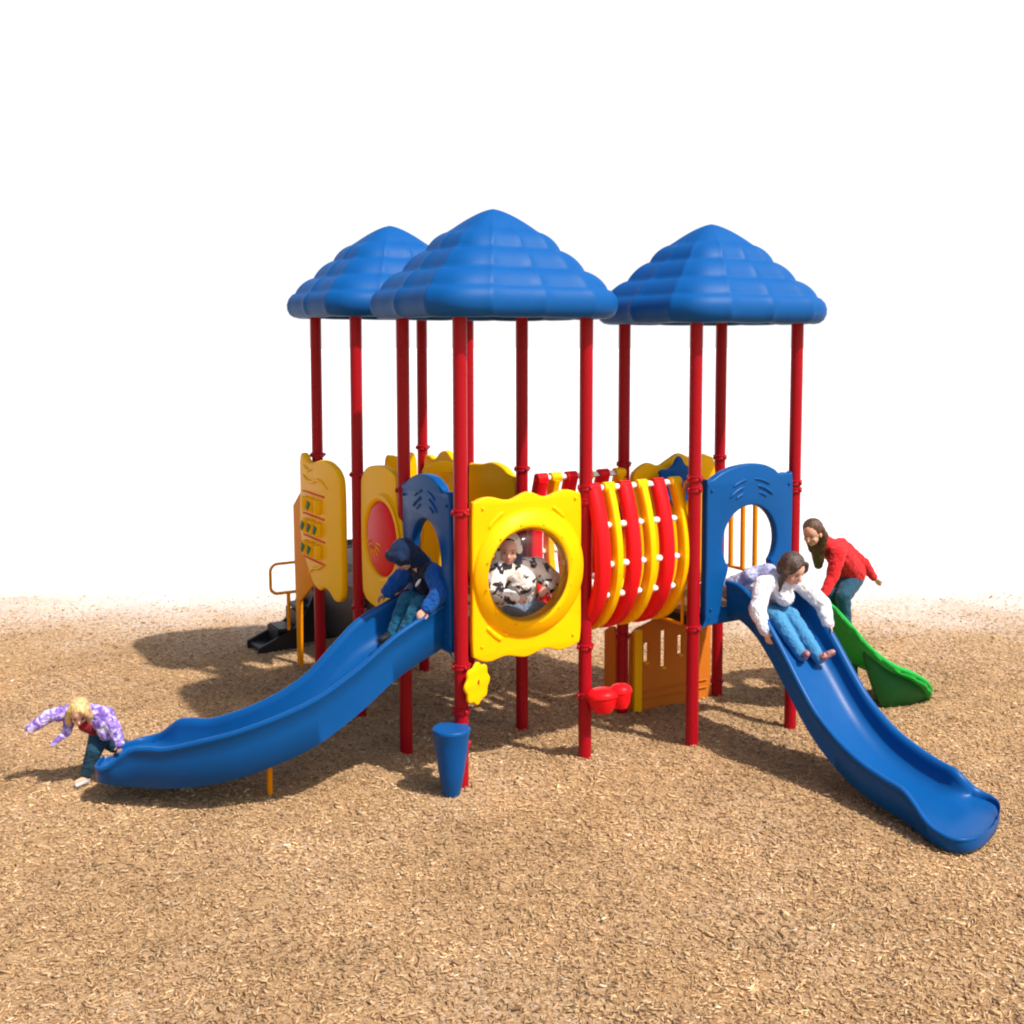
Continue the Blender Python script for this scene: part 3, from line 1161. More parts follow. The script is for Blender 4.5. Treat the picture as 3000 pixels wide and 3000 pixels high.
plate('play_counter', [(-.02, -.04), (-.02, .82), (.05, .87), (.11, .89), (.15, .87), (.18, .82), (.18, -.04)], [], 'a', OR_[0] - .02, .05, M['wood'], PS, .010, False)

# green leaf climber behind the right slide
gpts = []
vs, fs = [], []
# centre line of the leaf in (a, b, z); width across b
cl = [(3.70, 1.02, 1.24, .26), (3.95, 1.06, 1.16, .33), (4.2, 1.12, .93, .36), (4.45, 1.18, .68, .37), (4.7, 1.24, .50, .40), (4.95, 1.30, .40, .38), (5.2, 1.36, .28, .32), (5.4, 1.41, .15, .20), (5.52, 1.44, .03, .05)]
cl = [(3.70 + (a - 3.70) * .90, b, z, w) for a, b, z, w in cl]
CC = _crn(np.array(cl), 46)
nn = 11
for side in (0, 1):
    for i, (a, b, z, w) in enumerate(CC):
        for k in range(nn):
            q = -1 + 2 * k / (nn - 1)
            sc_ = 1 + (.13 * abs(math.sin(i * .62)) if abs(q) == 1 else 0)
            zz = z - .09 + .12 * abs(q) ** 1.6 * (1 - .6 * i / 46) - side * .03
            vs.append(L(a, b + q * w * sc_, zz))
m_ = len(CC)
o2 = m_ * nn
for i in range(m_ - 1):
    for k in range(nn - 1):
        q = i * nn + k
        fs.append((q, q + 1, q + nn + 1, q + nn))
        fs.append((o2 + q, o2 + q + nn, o2 + q + nn + 1, o2 + q + 1))
for i in range(m_ - 1):
    for k in (0, nn - 1):
        q = i * nn + k
        fs.append((q, q + nn, o2 + q + nn, o2 + q))
for i in (0, m_ - 1):
    for k in range(nn - 1):
        q = i * nn + k
        fs.append((q, o2 + q, o2 + q + 1, q + 1))
lf = mesh_obj('leaf_climber', vs, fs, M['green'], PS, True, 60)
lf['label'] = 'bright green leaf shaped climber with a serrated edge'
for i in (14, 19, 24, 29, 34):
    mb = MB()
    a, b, z, w = CC[i]
    mb.ell(L(a, b - w * .95, z + .03 - .04 * i / 46), (.06, .045, .055), n=12)
    mb.build('leaf_tooth', M['green'], lf)
mb = MB()
mb.tube([L(a, b + w, z + .02 * (1 - i / 46)) for i, (a, b, z, w) in enumerate(CC)], .028, 10)
mb.build('leaf_rim', M['green'], lf)
vs, fs = [], []
SK = [(i, *CC[i]) for i in range(16, 45)]
for off in (0, .03):
    for (i, a, b, z, w) in SK:
        t_ = (i - 16) / 10
        zb = max(-.04, (z - .02) * (1 - min(1, t_)) - .04 * min(1, t_))
        vs.append(L(a, b + w - .02 - off, z))
        vs.append(L(a, b + w - .02 - off - .42 * (z - zb), zb))
q_ = len(SK)
for k in range(q_ - 1):
    fs.append((2 * k, 2 * k + 1, 2 * k + 3, 2 * k + 2))
    fs.append((2 * (q_ + k), 2 * (q_ + k) + 2, 2 * (q_ + k) + 3, 2 * (q_ + k) + 1))
    fs.append((2 * k + 1, 2 * (q_ + k) + 1, 2 * (q_ + k) + 3, 2 * k + 3))
    fs.append((2 * k, 2 * k + 2, 2 * (q_ + k) + 2, 2 * (q_ + k)))
mesh_obj('leaf_side', vs, fs, M['dkgreen'], lf)  # darker green paints in the shade below the leaf rim
mb = MB()
mb.tube([L(4.55, 1.2, -.1), L(4.55, 1.2, .58)], .035, 10)
mb.build('climber_post', M['dkgreen'], lf)

# ---- slat bridge between the towers
rail = MB()
for bb in (1.12, .26):
    rail.tube([L(U + .02, bb, 2.46), L(OR_[0] - .02, bb + .03, 2.46)], .012, 8)
rail.build('bridge_cable', M['steel'], PS)
SP = [(1.12, 2.46), (1.185, 2.30), (1.245, 2.08), (1.27, 1.88), (1.26, 1.68), (1.18, 1.46), (1.04, 1.28), (.86, 1.19), (.69, 1.165), (.52, 1.19), (.35, 1.28), (.22, 1.46), (.16, 1.68), (.15, 1.88), (.175, 2.08), (.21, 2.30), (.26, 2.46)]
spc = crom([(*q, 0) for q in SP], 3, False)
slat_a = [1.30, 1.455, 1.635, 1.82, 2.01, 2.205]
for i, sa in enumerate(slat_a):
    mat = M['redp'] if i % 2 == 0 else M['yellow']
    vs, fs = [], []
    ns = len(spc)
    n = 12
    for j, q in enumerate(spc):
        t = (spc[min(j + 1, ns - 1)] - spc[max(j - 1, 0)]).normalized()
        nb, nz = -t.y, t.x        # normal in the b,z plane
        for k in range(n):
            th = 2 * math.pi * k / n
            ca, sa_ = math.cos(th), math.sin(th)
            wa = (.070 if i % 2 == 0 else .045) * (abs(ca) ** .6) * (1 if ca > 0 else -1)
            wn_ = .060 * (abs(sa_) ** .8) * (1 if sa_ > 0 else -1)
            vs.append(L(sa + wa, q.x + nb * wn_, q.y + nz * wn_))
    for j in range(ns - 1):
        for k in range(n):
            k2 = (k + 1) % n
            fs.append((j * n + k, j * n + k2, (j + 1) * n + k2, (j + 1) * n + k))
    fs.append(tuple(range(n)))
    fs.append(tuple((ns - 1) * n + k for k in range(n)))
    mb = MB()
    mb.add(vs, fs)
    for q in (spc[0], spc[-1]):
        mb.tube([L(sa - .054, q.x, q.y + .01), L(sa + .054, q.x, q.y + .01)], .050, 16)
    sl = mb.build('slat', mat, PS)
    nxt = slat_a[i + 1] if i < 5 else OR_[0] + .0
    for idx in (0, 1.7, 3.35, 4.7, 11.3, 12.65, 14.3, 16):
        k0 = int(idx * 3)
        q = spc[min(k0, ns - 1)]
        ms_ = MB()
        ms_.ell(L((sa + nxt) / 2, q.x, q.y + (.01 if idx in (0, 16) else 0)), (.045, .030, .030), n=12)
        ms_.build('spacer', M['white'], sl)
# left-hand spacer ends next to the centre tower are carried by the first slat
fl = MB()
fl.box(L(1.76, .69, 1.205), (.50, .20, .015))
fl.build('bridge_floor', M['brown'], PS, False)

# ---- musical toys on the posts
mb = MB()
mb.lathe([(.004, .60), (.148, .60), (.156, .592), (.158, .575), (.152, .56), (.136, .42), (.110, .25), (.084, .10), (.077, .085), (.066, .02), (.04, -.02), (.01, -.02)], L(-.14, 1.17, 0), n=40)
dr = mb.build('conga_drum', M['blue'], PS, True, 28)
dr['label'] = 'tall tapering blue drum on the front post'
# flower gong
outl = []
for k in range(96):
    t = 2 * math.pi * k / 96
    r_ = .165 + .012 * math.cos(8 * t)
    outl.append((1.20 + r_ * math.cos(t), .93 + r_ * math.sin(t) * 1.02))
outl = [(x - 1.10, z) for x, z in outl]
fg = plate('flower_gong', outl, [], 'b', 1.17, .03, M['yellow'], PS, .010, False)
ctr = L(.10, 1.17, .93)
rz = Matrix.Rotation(math.radians(26), 3, 'Z')
for v_ in fg.data.vertices:
    v_.co = ctr + rz @ (v_.co - ctr)
fg['label'] = 'yellow scalloped disc gong'
mb = MB()
mb.tube([L(0, V, .95), L(.12, 1.18, .94)], .022, 10)
mb.build('gong_arm', M['red'], fg)
# bongos
def bongo(a_, b_, z_, r_, parent=None):
    mb = MB()
    R_ = Matrix.Rotation(math.radians(-8), 3, 'X')
    mb.lathe([(.004, .06), (r_ * .55, .052), (r_ * .88, .028), (r_, 0), (r_ * 1.0, -.02), (r_ * .93, -.028), (r_ * .9, -.04), (r_ * .72, -.12), (r_ * .5, -.16), (.01, -.17)], L(a_, b_, z_), n=32, R=R_)
    return mb
mb = bongo(1.335, 1.22, .645, .150)
m2 = bongo(1.49, 1.28, .675, .105)
k_ = len(mb.v)
mb.v += m2.v
mb.f += [tuple(i + k_ for i in f_) for f_ in m2.f]
mb.tube([L(1.26, 1.15, .60), L(1.34, 1.21, .60), L(1.48, 1.27, .63)], .04, 12)
bg_ = mb.build('bongo_drums', M['redp'], PS)
bg_['label'] = 'pair of red bongo cups'


# ================================================================== people
def basis(fwd, up=(0, 0, 1)):
    f = Vector(fwd).normalized()
    r = f.cross(Vector(up)).normalized()
    u_ = r.cross(f).normalized()
    return Matrix((r, f, u_)).transposed()      # columns: right, forward, up


class Blob(MB):
    def __init__(s, k=1.0):
        super().__init__()
        s.k = k

    def cap(s, p, q, r1, r2, n=12, flat=None):
        """tapered rounded limb"""
        p, q = Vector(p), Vector(q)
        r1, r2 = r1 * s.k, r2 * s.k
        d = q - p
        ln_ = d.length
        t = d.normalized()
        ref = Vector((0, 0, 1)) if abs(t.z) < .9 else Vector((1, 0, 0))
        x = t.cross(ref).normalized()
        y = t.cross(x)
        if flat is not None:
            fx = Vector(flat[0]).normalized()
            y = (fx - t * fx.dot(t)).normalized()
            x = t.cross(y)
            ky = flat[1]
        else:
            ky = 1
        prof = []
        for i in range(1, 5):
            ph = math.pi / 2 * i / 4
            prof.append((-r1 * math.cos(ph), r1 * math.sin(ph)))
        for i in range(0, 4):
            ph = math.pi / 2 * i / 4
            prof.append((ln_ + r2 * math.sin(ph), r2 * math.cos(ph)))
        v, f = [], []
        for h, r in prof:
            for k in range(n):
                th = 2 * math.pi * k / n
                v.append(p + t * h + r * (math.cos(th) * x + ky * math.sin(th) * y))
        m = len(prof)
        v.append(p - t * r1)
        v.append(q + t * r2)
        for i in range(m - 1):
            for k in range(n):
                k2 = (k + 1) % n
                f.append((i * n + k, i * n + k2, (i + 1) * n + k2, (i + 1) * n + k))
        for k in range(n):
            k2 = (k + 1) % n
            f.append((m * n, k2, k))
            f.append((m * n + 1, (m - 1) * n + k, (m - 1) * n + k2))
        s.add(v, f)

    def chain(s, pts, rs, flat=None):
        for i in range(len(pts) - 1):
            s.cap(pts[i], pts[i + 1], rs[i], rs[i + 1], flat=flat)

    def hand(s, wrist, dir_, palm_n, size=.13, curl=.5, thumb=1):
        k_old, s.k = s.k, 1.0
        """palm plus five fingers; palm_n points out of the back of the hand, fingers curl away from it"""
        w = Vector(wrist)
        d = Vector(dir_).normalized()
        nrm = Vector(palm_n)
        nrm = (nrm - d * nrm.dot(d)).normalized()
        sd = d.cross(nrm)
        R_ = Matrix((sd, d, nrm)).transposed()
        s.ell(w + d * size * .27, (size * .22, size * .30, size * .11), R_, 14)
        for k, (o_, l_) in enumerate(((-.165, .36), (-.055, .42), (.055, .40), (.160, .31))):
            p = w + d * size * .48 + sd * size * o_
            rr = size * .062
            ang = 0
            q = p
            prev = w + d * size * .3 + sd * size * o_ * .8
            s.cap(prev, p, rr, rr, 8)
            for j, fr_ in enumerate((.45, .32, .23)):
                ang += curl * (0.75 + .1 * k)
                dd = d * math.cos(ang) - nrm * math.sin(ang)
                q2 = q + dd * size * l_ * fr_
                s.cap(q, q2, rr * (1 - .12 * j), rr * (1 - .12 * (j + 1)), 8)
                q = q2
        p = w + d * size * .16 - sd * thumb * size * .17
        q = p + (d * .55 - sd * thumb * .75 - nrm * .25).normalized() * size * .22
        r_ = q + (d * .85 - sd * thumb * .15 - nrm * .5 * curl).normalized() * size * .19
        s.cap(p, q, size * .085, size * .07, 8)
        s.cap(q, r_, size * .07, size * .055, 8)
        s.k = k_old

    def head(s, c, B, h=.20):
        """c centre of head, B basis, h height chin to crown"""
        k = h / .20
        P = lambda x, y, z: Vector(c) + B @ Vector((x * k, y * k, z * k))
        s.ell(P(0, -.008, .022), (.072 * k, .088 * k, .080 * k), B, 20)
        s.ell(P(0, .018, -.025), (.058 * k, .062 * k, .072 * k), B, 18)
        s.ell(P(0, .040, -.078), (.026 * k, .026 * k, .018 * k), B, 12)
        s.cap(P(0, .074, .008), P(0, .092, -.022), .007 * k, .012 * k, 8)
        for sx in (-1, 1):
            s.ell(P(sx * .072, -.005, -.012), (.010 * k, .020 * k, .026 * k), B, 10)
            s.ell(P(sx * .036, .052, -.030), (.022 * k, .020 * k, .022 * k), B, 10)

    def remesh(s, name, mat, parent=None, vox=.008, smooth=6, folds=0.0, seed=0):
        me = bpy.data.meshes.new(name)
        me.from_pydata([tuple(v) for v in s.v], [], s.f)
        bm = bmesh.new()
        bm.from_mesh(me)
        bmesh.ops.recalc_face_normals(bm, faces=bm.faces)
        bm.to_mesh(me)
        bm.free()
        tmp = bpy.data.objects.new('tmp', me)
        COL.objects.link(tmp)
        md = tmp.modifiers.new('r', 'REMESH')
        md.mode = 'VOXEL'
        md.voxel_size = vox
        if smooth:
            sm = tmp.modifiers.new('s', 'SMOOTH')
            sm.factor = .5
            sm.iterations = smooth
        if folds:
            tx = bpy.data.textures.new('folds', 'CLOUDS')
            tx.noise_scale = .055
            tx.noise_depth = 1
            dm = tmp.modifiers.new('d', 'DISPLACE')
            dm.texture = tx
            dm.strength = folds
            dm.mid_level = .5
            dm.texture_coords = 'GLOBAL'
        dg = bpy.context.evaluated_depsgraph_get()
        dg.update()
        out = bpy.data.meshes.new_from_object(tmp.evaluated_get(dg))
        out.name = name
        bpy.data.objects.remove(tmp)
        out.shade_smooth()
        out.materials.clear()
        out.materials.append(mat)
        o = bpy.data.objects.new(name, out)
        return link(o, parent)


def face(parent, c, B, h=.20, smile=True):
    k = h / .20
    P = lambda x, y, z: Vector(c) + B @ Vector((x * k, y * k, z * k))
    for sx in (-1, 1):
        mb = MB()
        mb.ell(P(sx * .029, .071, .004), (.0105 * k, .006 * k, .0055 * k), B, 10)
        mb.build('eye', M['eye'], parent)
        mb = MB()
        mb.tube([P(sx * .015, .080, .022), P(sx * .030, .079, .027), P(sx * .045, .070, .021)], [.002, .0035, .002], 6)
        mb.build('eyebrow', M['brow'], parent)
    mb = MB()
    mb.tube([P(-.021, .074, -.046), P(-.010, .081, -.053), P(0, .083, -.055), P(.010, .081, -.053), P(.021, .074, -.046)], [.002, .0045, .0055, .0045, .002], 8)
    mb.build('mouth', M['lip'], parent)


def person(body, label, cat, vox=.0065):
    o = body.remesh('person', M['skin'], None, vox, 3)
    tag(o, label, cat)
    return o


def shoe(parent, heel, toe, mat, r=.032, name='shoe', up=(0, 0, 1)):
    b = Blob()
    heel, toe = Vector(heel), Vector(toe)
    d = toe - heel
    U3 = Vector(up)
    b.cap(heel + U3 * r * .2, heel + d * .45 + U3 * r * .1, r, r * .95)
    b.cap(heel + d * .45, toe, r * .95, r * .75)
    b.cap(heel + U3 * r * .3, heel + U3 * r * 1.5, r, r * .95)
    b.cap(heel - U3 * r * .75, toe - U3 * r * .55, r * .75, r * .7, flat=(U3, .35))
    return b.remesh(name, mat, parent, .007, 3)


UV = lambda a, b, z: W(a, b, z)
VH = Vector((UY, -UX, 0))       # world direction of +b
UH = Vector((UX, UY, 0))        # world direction of +a
ZU = Vector((0, 0, 1))


def ldir(a, b, z):
    return UH * a + VH * b + ZU * z


# ---- 1: girl with white fleece going down the right-hand slide
M['denim'] = cloth('light_denim', [(0.03, 0.16, 0.34), (0.08, 0.30, 0.52)], 14, bump=.5)
M['denim2'] = cloth('dark_denim', [(0.008, 0.035, 0.07), (0.02, 0.085, 0.13)], 14, bump=.5)
M['fleece'] = cloth('white_fleece', [(0.40, 0.45, 0.62), (0.74, 0.73, 0.76), (0.86, 0.84, 0.83)], 6, pos=[.3, .46, .62], bump=.9, fuzz=120)  # bluish tone is shading mixed into the white cloth colour
M['lav'] = cloth('lavender_quilting', [(0.24, 0.30, 0.56), (0.40, 0.40, 0.60), (0.58, 0.60, 0.72)], 9, bump=.8)
M['sneaker'] = cloth('pink_and_brown_sneaker', [(0.10, 0.05, 0.045), (0.55, 0.22, 0.22), (0.34, 0.22, 0.15)], 26, pos=[.4, .52, .64], bump=.1, rough=.6)

HK = 1.2      # children are drawn against a frame whose modules read about a fifth under true size
hip = UV(2.90, 1.40, 1.40)
chest = UV(2.93, 1.64, 1.52)
neck = UV(2.955, 1.76, 1.60)
hc = UV(2.98, 1.86, 1.70)
shL, shR = UV(2.76, 1.72, 1.56), UV(3.13, 1.80, 1.56)
elL, elR = UV(2.62, 1.80, 1.36), UV(3.31, 1.92, 1.35)
wrL, wrR = UV(2.605, 1.93, 1.19), UV(3.285, 2.02, 1.18)
knL, knR = UV(2.87, 1.80, 1.25), UV(3.02, 1.82, 1.26)
anL, anR = UV(2.92, 2.06, .965), UV(3.06, 2.13, .94)
toL, toR = UV(2.90, 2.14, 1.00), UV(3.13, 2.22, 1.00)
Bh = basis(ldir(.10, .95, -.55), (0, 0, 1))
b = Blob(HK)
b.head(hc, Bh, .265)
b.cap(neck, hc, .034, .036)
b.chain([hip, chest, neck], [.075, .08, .045])
for sh_, el_, wr_ in ((shL, elL, wrL), (shR, elR, wrR)):
    b.chain([chest, sh_, el_, wr_], [.045, .036, .028, .021])
for kn_, an_, to_ in ((knL, anL, toL), (knR, anR, toR)):
    b.chain([hip, kn_, an_, to_], [.06, .045, .028, .020])
b.hand(wrL, ldir(-.02, .40, -.85), ldir(-1, .1, .3), .145, .45, 1)
b.hand(wrR, ldir(.0, .45, -.8), ldir(1, .2, .3), .145, .45, -1)
P1 = person(b, 'child in a white fleece jacket and blue jeans leaning forward down the straight slide', 'child')
face(P1, hc, Bh, .265)
j = Blob(HK)
j.cap(hip + ZU * .02, chest, .118, .118, flat=(ldir(0, .5, .5), .85))
j.cap(chest, neck - VH * .01, .118, .07)
j.cap(shL, shR, .070, .070)
j.cap(chest + VH * .06, UV(2.95, 1.80, 1.44), .085, .075)
for sh_, el_, wr_ in ((shL, elL, wrL), (shR, elR, wrR)):
    j.chain([sh_, el_, wr_ + (el_ - wr_) * .10], [.070, .066, .048])
jk = j.remesh('jacket', M['fleece'], P1, .009, 5, .014)
j = Blob(HK)
j.cap(UV(2.86, 1.22, 1.42), UV(2.91, 1.44, 1.535), .115, .105, flat=(ldir(0, .5, .5), .85))
j.cap(UV(2.91, 1.42, 1.53), UV(2.93, 1.60, 1.63), .105, .075)
j.cap(UV(2.80, 1.50, 1.60), UV(3.02, 1.56, 1.60), .055, .06)
j.remesh('jacket_back', M['lav'], P1, .009, 5, .014)
t_ = Blob(HK)
t_.cap(UV(2.84, 1.42, 1.33), UV(3.0, 1.42, 1.33), .085, .085)
for kn_, an_ in ((knL, anL), (knR, anR)):
    t_.chain([hip - ZU * .06, kn_, an_], [.082, .062, .046])
t_.remesh('jeans', M['denim'], P1, .009, 4, .015)
shoe(P1, anL - ldir(0, -.01, .01), toL, M['sneaker'], .038, up=ldir(0, .6, .6))
shoe(P1, anR - ldir(0, -.01, .01), toR, M['sneaker'], .038, up=ldir(0, .6, .6))
hbl = Blob(HK)
PH = lambda x, y, z: hc + Bh @ Vector((x * 1.33, y * 1.33, z * 1.33))
hbl.ell(PH(0, -.022, .036), (.113, .117, .113), Bh, 20)
hbl.ell(PH(0, -.05, -.01), (.108, .08, .108), Bh, 16)
for sx in (-1, 1):
    hbl.chain([PH(sx * .06, -.01, .055), PH(sx * .082, .012, -.01), PH(sx * .080, .012, -.08), PH(sx * .070, .03, -.16)], [.03, .028, .026, .014])
hbl.chain([PH(-.045, .05, .075), PH(-.065, .055, .03), PH(-.072, .04, -.02)], [.022, .018, .014])
hbl.chain([PH(0.0, .045, .095), PH(.045, .052, .06), PH(.066, .045, .01)], [.02, .018, .014])
hbl.remesh('hair', M['dkhair'], P1, .007, 3, .008)

# ---- 2: boy in hooded blue jacket at the top of the left slide
M['navy'] = cloth('navy_fleece_hood', [(0.003, 0.012, 0.045), (0.006, 0.022, 0.070)], 10, bump=.5)
M['royal'] = cloth('royal_blue_sleeve', [(0.003, 0.045, 0.22), (0.008, 0.10, 0.38)], 8, bump=.8)
M['nblack'] = cloth('black_jacket', [(0.004, 0.006, 0.015), (0.008, 0.014, 0.035)], 10, bump=.8)
M['teal'] = cloth('teal_trousers', [(0.006, 0.05, 0.10), (0.012, 0.15, 0.26)], 9, bump=.9)
hip = UV(.10, .50, 1.45)
chest = UV(-.01, .52, 1.71)
neck = UV(-.12, .52, 1.83)
hc = UV(-.24, .50, 1.925)
Bh = basis(ldir(-.8, .12, -.75))
shN, shF = UV(-.05, .70, 1.79), UV(-.07, .34, 1.79)
elN, elF = UV(-.08, .86, 1.65), UV(-.16, .22, 1.65)
wrN, wrF = UV(-.20, .86, 1.535), UV(-.27, .20, 1.55)
knN, knF = UV(-.15, .62, 1.51), UV(-.17, .42, 1.51)
anN, anF = UV(-.29, .60, 1.25), UV(-.31, .44, 1.24)
b = Blob(HK)
b.head(hc, Bh, .235)
b.cap(neck, hc, .034, .036)
b.chain([hip, chest, neck], [.075, .08, .045])
for sh_, el_, wr_ in ((shN, elN, wrN), (shF, elF, wrF)):
    b.chain([chest, sh_, el_, wr_], [.045, .036, .028, .020])
for kn_, an_ in ((knN, anN), (knF, anF)):
    b.chain([hip, kn_, an_, an_ + ldir(-.09, 0, -.03)], [.06, .045, .028, .024])
b.hand(wrN, ldir(-.75, .12, -.40), ldir(-.2, .7, .6), .145, .5, 1)
b.hand(wrF, ldir(-.7, -.1, -.40), ldir(-.2, -.7, .6), .145, .5, -1)
P2 = person(b, 'child in a dark hood and blue sleeved jacket sitting atop the curved slide', 'child')
face(P2, hc, Bh, .235)
h_ = Blob(HK)
h_.ell(hc + Bh @ Vector((0, -.018, .030)), (.118, .128, .122), Bh, 20)
h_.cap(hc + Bh @ Vector((-.06, .060, .065)), hc + Bh @ Vector((.06, .060, .065)), .048, .048)
h_.cap(hc + Bh @ Vector((0, -.05, -.02)), neck + ldir(.06, 0, 0), .085, .07)
h_.remesh('hood', M['navy'], P2, .008, 4, .012)
j = Blob(HK)
j.cap(hip + ZU * .02, chest, .125, .125, flat=(UH, .85))
j.cap(chest, neck + ldir(.04, 0, 0), .125, .075)
j.cap(shN, shF, .07, .07)
j.remesh('jacket', M['nblack'], P2, .009, 4, .02)
for sh_, el_, wr_ in ((shN, elN, wrN), (shF, elF, wrF)):
    j = Blob(HK)
    j.chain([sh_, el_, wr_ + (el_ - wr_) * .1], [.072, .068, .052])
    j.remesh('sleeve', M['royal'], P2, .008, 4, .026)
mb = MB()
mb.ell(UV(-.155, .60, 1.70), (.014, .014, .042), Matrix.Rotation(.6, 3, 'Y'), 10)
mb.build('badge', M['white'], P2)
t_ = Blob(HK)
for kn_, an_ in ((knN, anN), (knF, anF)):
    t_.chain([hip - ZU * .02, kn_, an_ + ZU * .01], [.095, .072, .056])
t_.remesh('trousers', M['teal'], P2, .009, 4, .022)
M['boot'] = cloth('black_boot', [(0.01, 0.012, 0.014)], rough=.5, bump=.2)
shoe(P2, anN, anN + ldir(-.12, .0, -.035), M['boot'], .040, 'boot')
shoe(P2, anF, anF + ldir(-.12, .0, -.035), M['boot'], .040, 'boot')

# ---- 3: child behind the bubble window
M['spot'] = cloth('white_hoodie_with_dark_print', [(0.012, 0.011, 0.022), (0.02, 0.018, 0.03), (0.84, 0.80, 0.76), (0.88, 0.84, 0.80)], 11, pos=[0, .435, .46, 1], bump=.4, dist=.6)
M['denim3'] = cloth('faded_denim', [(0.10, 0.10, 0.13), (0.20, 0.30, 0.45)], 12, bump=.5)
hip = UV(.80, .74, 1.40)
chest = UV(.70, .86, 1.68)
neck = UV(.60, .90, 1.85)
hc = UV(.54, .94, 1.965)
Bh = basis(ldir(-.15, .95, -.15) + Vector((-.3, -.3, 0)))
shA, shB = UV(.46, .91, 1.80), UV(.88, .86, 1.77)
elA, elB = UV(.35, .99, 1.62), UV(1.00, .95, 1.64)
wrA, wrB = UV(.52, 1.10, 1.58), UV(.86, 1.07, 1.63)
knA, knB = UV(.48, 1.02, 1.42), UV(.86, 1.00, 1.40)
anA, anB = UV(.78, 1.00, 1.31), UV(.62, .90, 1.31)
b = Blob(HK)
b.head(hc, Bh, .235)
b.cap(neck, hc, .034, .036)
b.chain([hip, chest, neck], [.075, .08, .045])
for sh_, el_, wr_ in ((shA, elA, wrA), (shB, elB, wrB)):
    b.chain([chest, sh_, el_, wr_], [.045, .036, .028, .021])
for kn_, an_ in ((knA, anA), (knB, anB)):
    b.chain([hip, kn_, an_], [.06, .045, .028])
    b.cap(an_, an_ + ldir(.06 if an_ is anA else -.06, .0, -.0), .026, .022)
b.hand(wrA, ldir(1, .15, -.15), ldir(.1, .6, .8), .145, .5, -1)
b.hand(wrB, ldir(-.8, .35, -.25), ldir(.1, .6, .8), .145, .5, 1)
P3 = person(b, 'child in a white hoodie with dark print crouching behind the bubble window', 'child')
face(P3, hc, Bh, .235)
j = Blob(HK)
j.cap(hip + ZU * .04, chest, .135, .135, flat=(VH, .8))
j.cap(chest, neck, .13, .075)
j.cap(shA, shB, .080, .080)
for sh_, el_, wr_ in ((shA, elA, wrA), (shB, elB, wrB)):
    j.chain([sh_, el_, wr_ + (el_ - wr_) * .15], [.080, .074, .050])
j.remesh('hoodie', M['spot'], P3, .009, 4, .022)
h_ = Blob(HK)
h_.ell(hc + Bh @ Vector((0, -.045, .042)), (.112, .105, .118), Bh, 20)
h_.cap(hc + Bh @ Vector((-.088, .0, .035)), hc + Bh @ Vector((-.070, -.01, -.12)), .032, .04)
h_.cap(hc + Bh @ Vector((.088, .0, .035)), hc + Bh @ Vector((.070, -.01, -.12)), .032, .04)
h_.remesh('hood', M['spot'], P3, .008, 3, .008)
t_ = Blob(HK)
for kn_, an_ in ((knA, anA), (knB, anB)):
    t_.chain([hip, kn_, an_], [.09, .070, .050])
t_.remesh('jeans', M['denim3'], P3, .009, 4, .015)
shoe(P3, anA, anA + ldir(.09, .02, -.0), M['boot'], .034)
shoe(P3, anB, anB + ldir(-.09, .02, -.0), M['boot'], .034)

# ---- 4: girl in red behind the right tower on the leaf climber
M['redc'] = cloth('red_sweater', [(0.50, 0.010, 0.014), (0.68, 0.018, 0.022)], 10, bump=.6)
hip = UV(4.93, .80, 1.24)
chest = UV(4.66, .85, 1.50)
neck = UV(4.42, .88, 1.64)
hc = UV(4.21, .90, 1.78)
Bh = basis(ldir(-.90, .30, -.40))
shA, shB = UV(4.44, 1.04, 1.56), UV(4.52, .70, 1.60)
shR_ = UV(4.74, .80, 1.59)
elR, wrR = UV(5.10, .80, 1.35), UV(5.27, .80, 1.17)
elL, wrL = UV(4.34, 1.06, 1.32), UV(4.20, 1.08, 1.16)
knA, knB = UV(4.62, .96, 1.07), UV(4.66, .74, 1.06)
anA, anB = UV(4.66, .98, .74), UV(4.74, .78, .70)
b = Blob(HK)
b.head(hc, Bh, .25)
b.cap(neck, hc, .034, .038)
b.chain([hip, chest, neck], [.085, .085, .045])
b.chain([chest, shR_, elR, wrR], [.045, .038, .029, .020])
b.chain([chest, shA, elL, wrL], [.045, .038, .029, .020])
b.chain([hip, knA, anA], [.07, .048, .030])
b.chain([hip, knB, anB], [.07, .048, .030])
b.cap(anA, anA + ldir(-.12, .02, -.03), .028, .022)
b.cap(anB, anB + ldir(-.12, .02, -.03), .028, .022)
b.hand(wrR, ldir(.8, -.1, -.55), ldir(.5, -.2, .9), .165, .2, -1)
b.hand(wrL, ldir(-.4, .2, -.9), ldir(.2, .9, .2), .165, .5, 1)
P4 = person(b, 'long haired girl in a red sweater climbing on the green leaf behind the right tower', 'girl')
face(P4, hc, Bh, .25)
j = Blob(HK)
j.cap(hip + ZU * .03, chest, .115, .115, flat=(VH, 1.1))
j.cap(chest, neck, .115, .080)
j.cap(shA, shR_, .070, .070)
j.chain([shR_, elR, wrR + (elR - wrR) * .08], [.070, .054, .038])
j.chain([shA, elL, wrL + (elL - wrL) * .1], [.070, .054, .040])
j.remesh('sweater', M['redc'], P4, .009, 4, .02)
t_ = Blob(HK)
for kn_, an_ in ((knA, anA), (knB, anB)):
    t_.chain([hip - ZU * .03, kn_, an_ + ZU * .02], [.105, .068, .046])
t_.remesh('jeans', M['denim2'], P4, .009, 4, .015)
shoe(P4, anA, anA + ldir(-.14, .02, -.03), M['boot'], .038)
shoe(P4, anB, anB + ldir(-.14, .02, -.03), M['boot'], .038)
hb = Blob(HK)
PH = lambda x, y, z: hc + Bh @ Vector((x * 1.2, y * 1.2, z * 1.2))
hb.ell(PH(0, -.026, .038), (.106, .110, .104), Bh, 20)
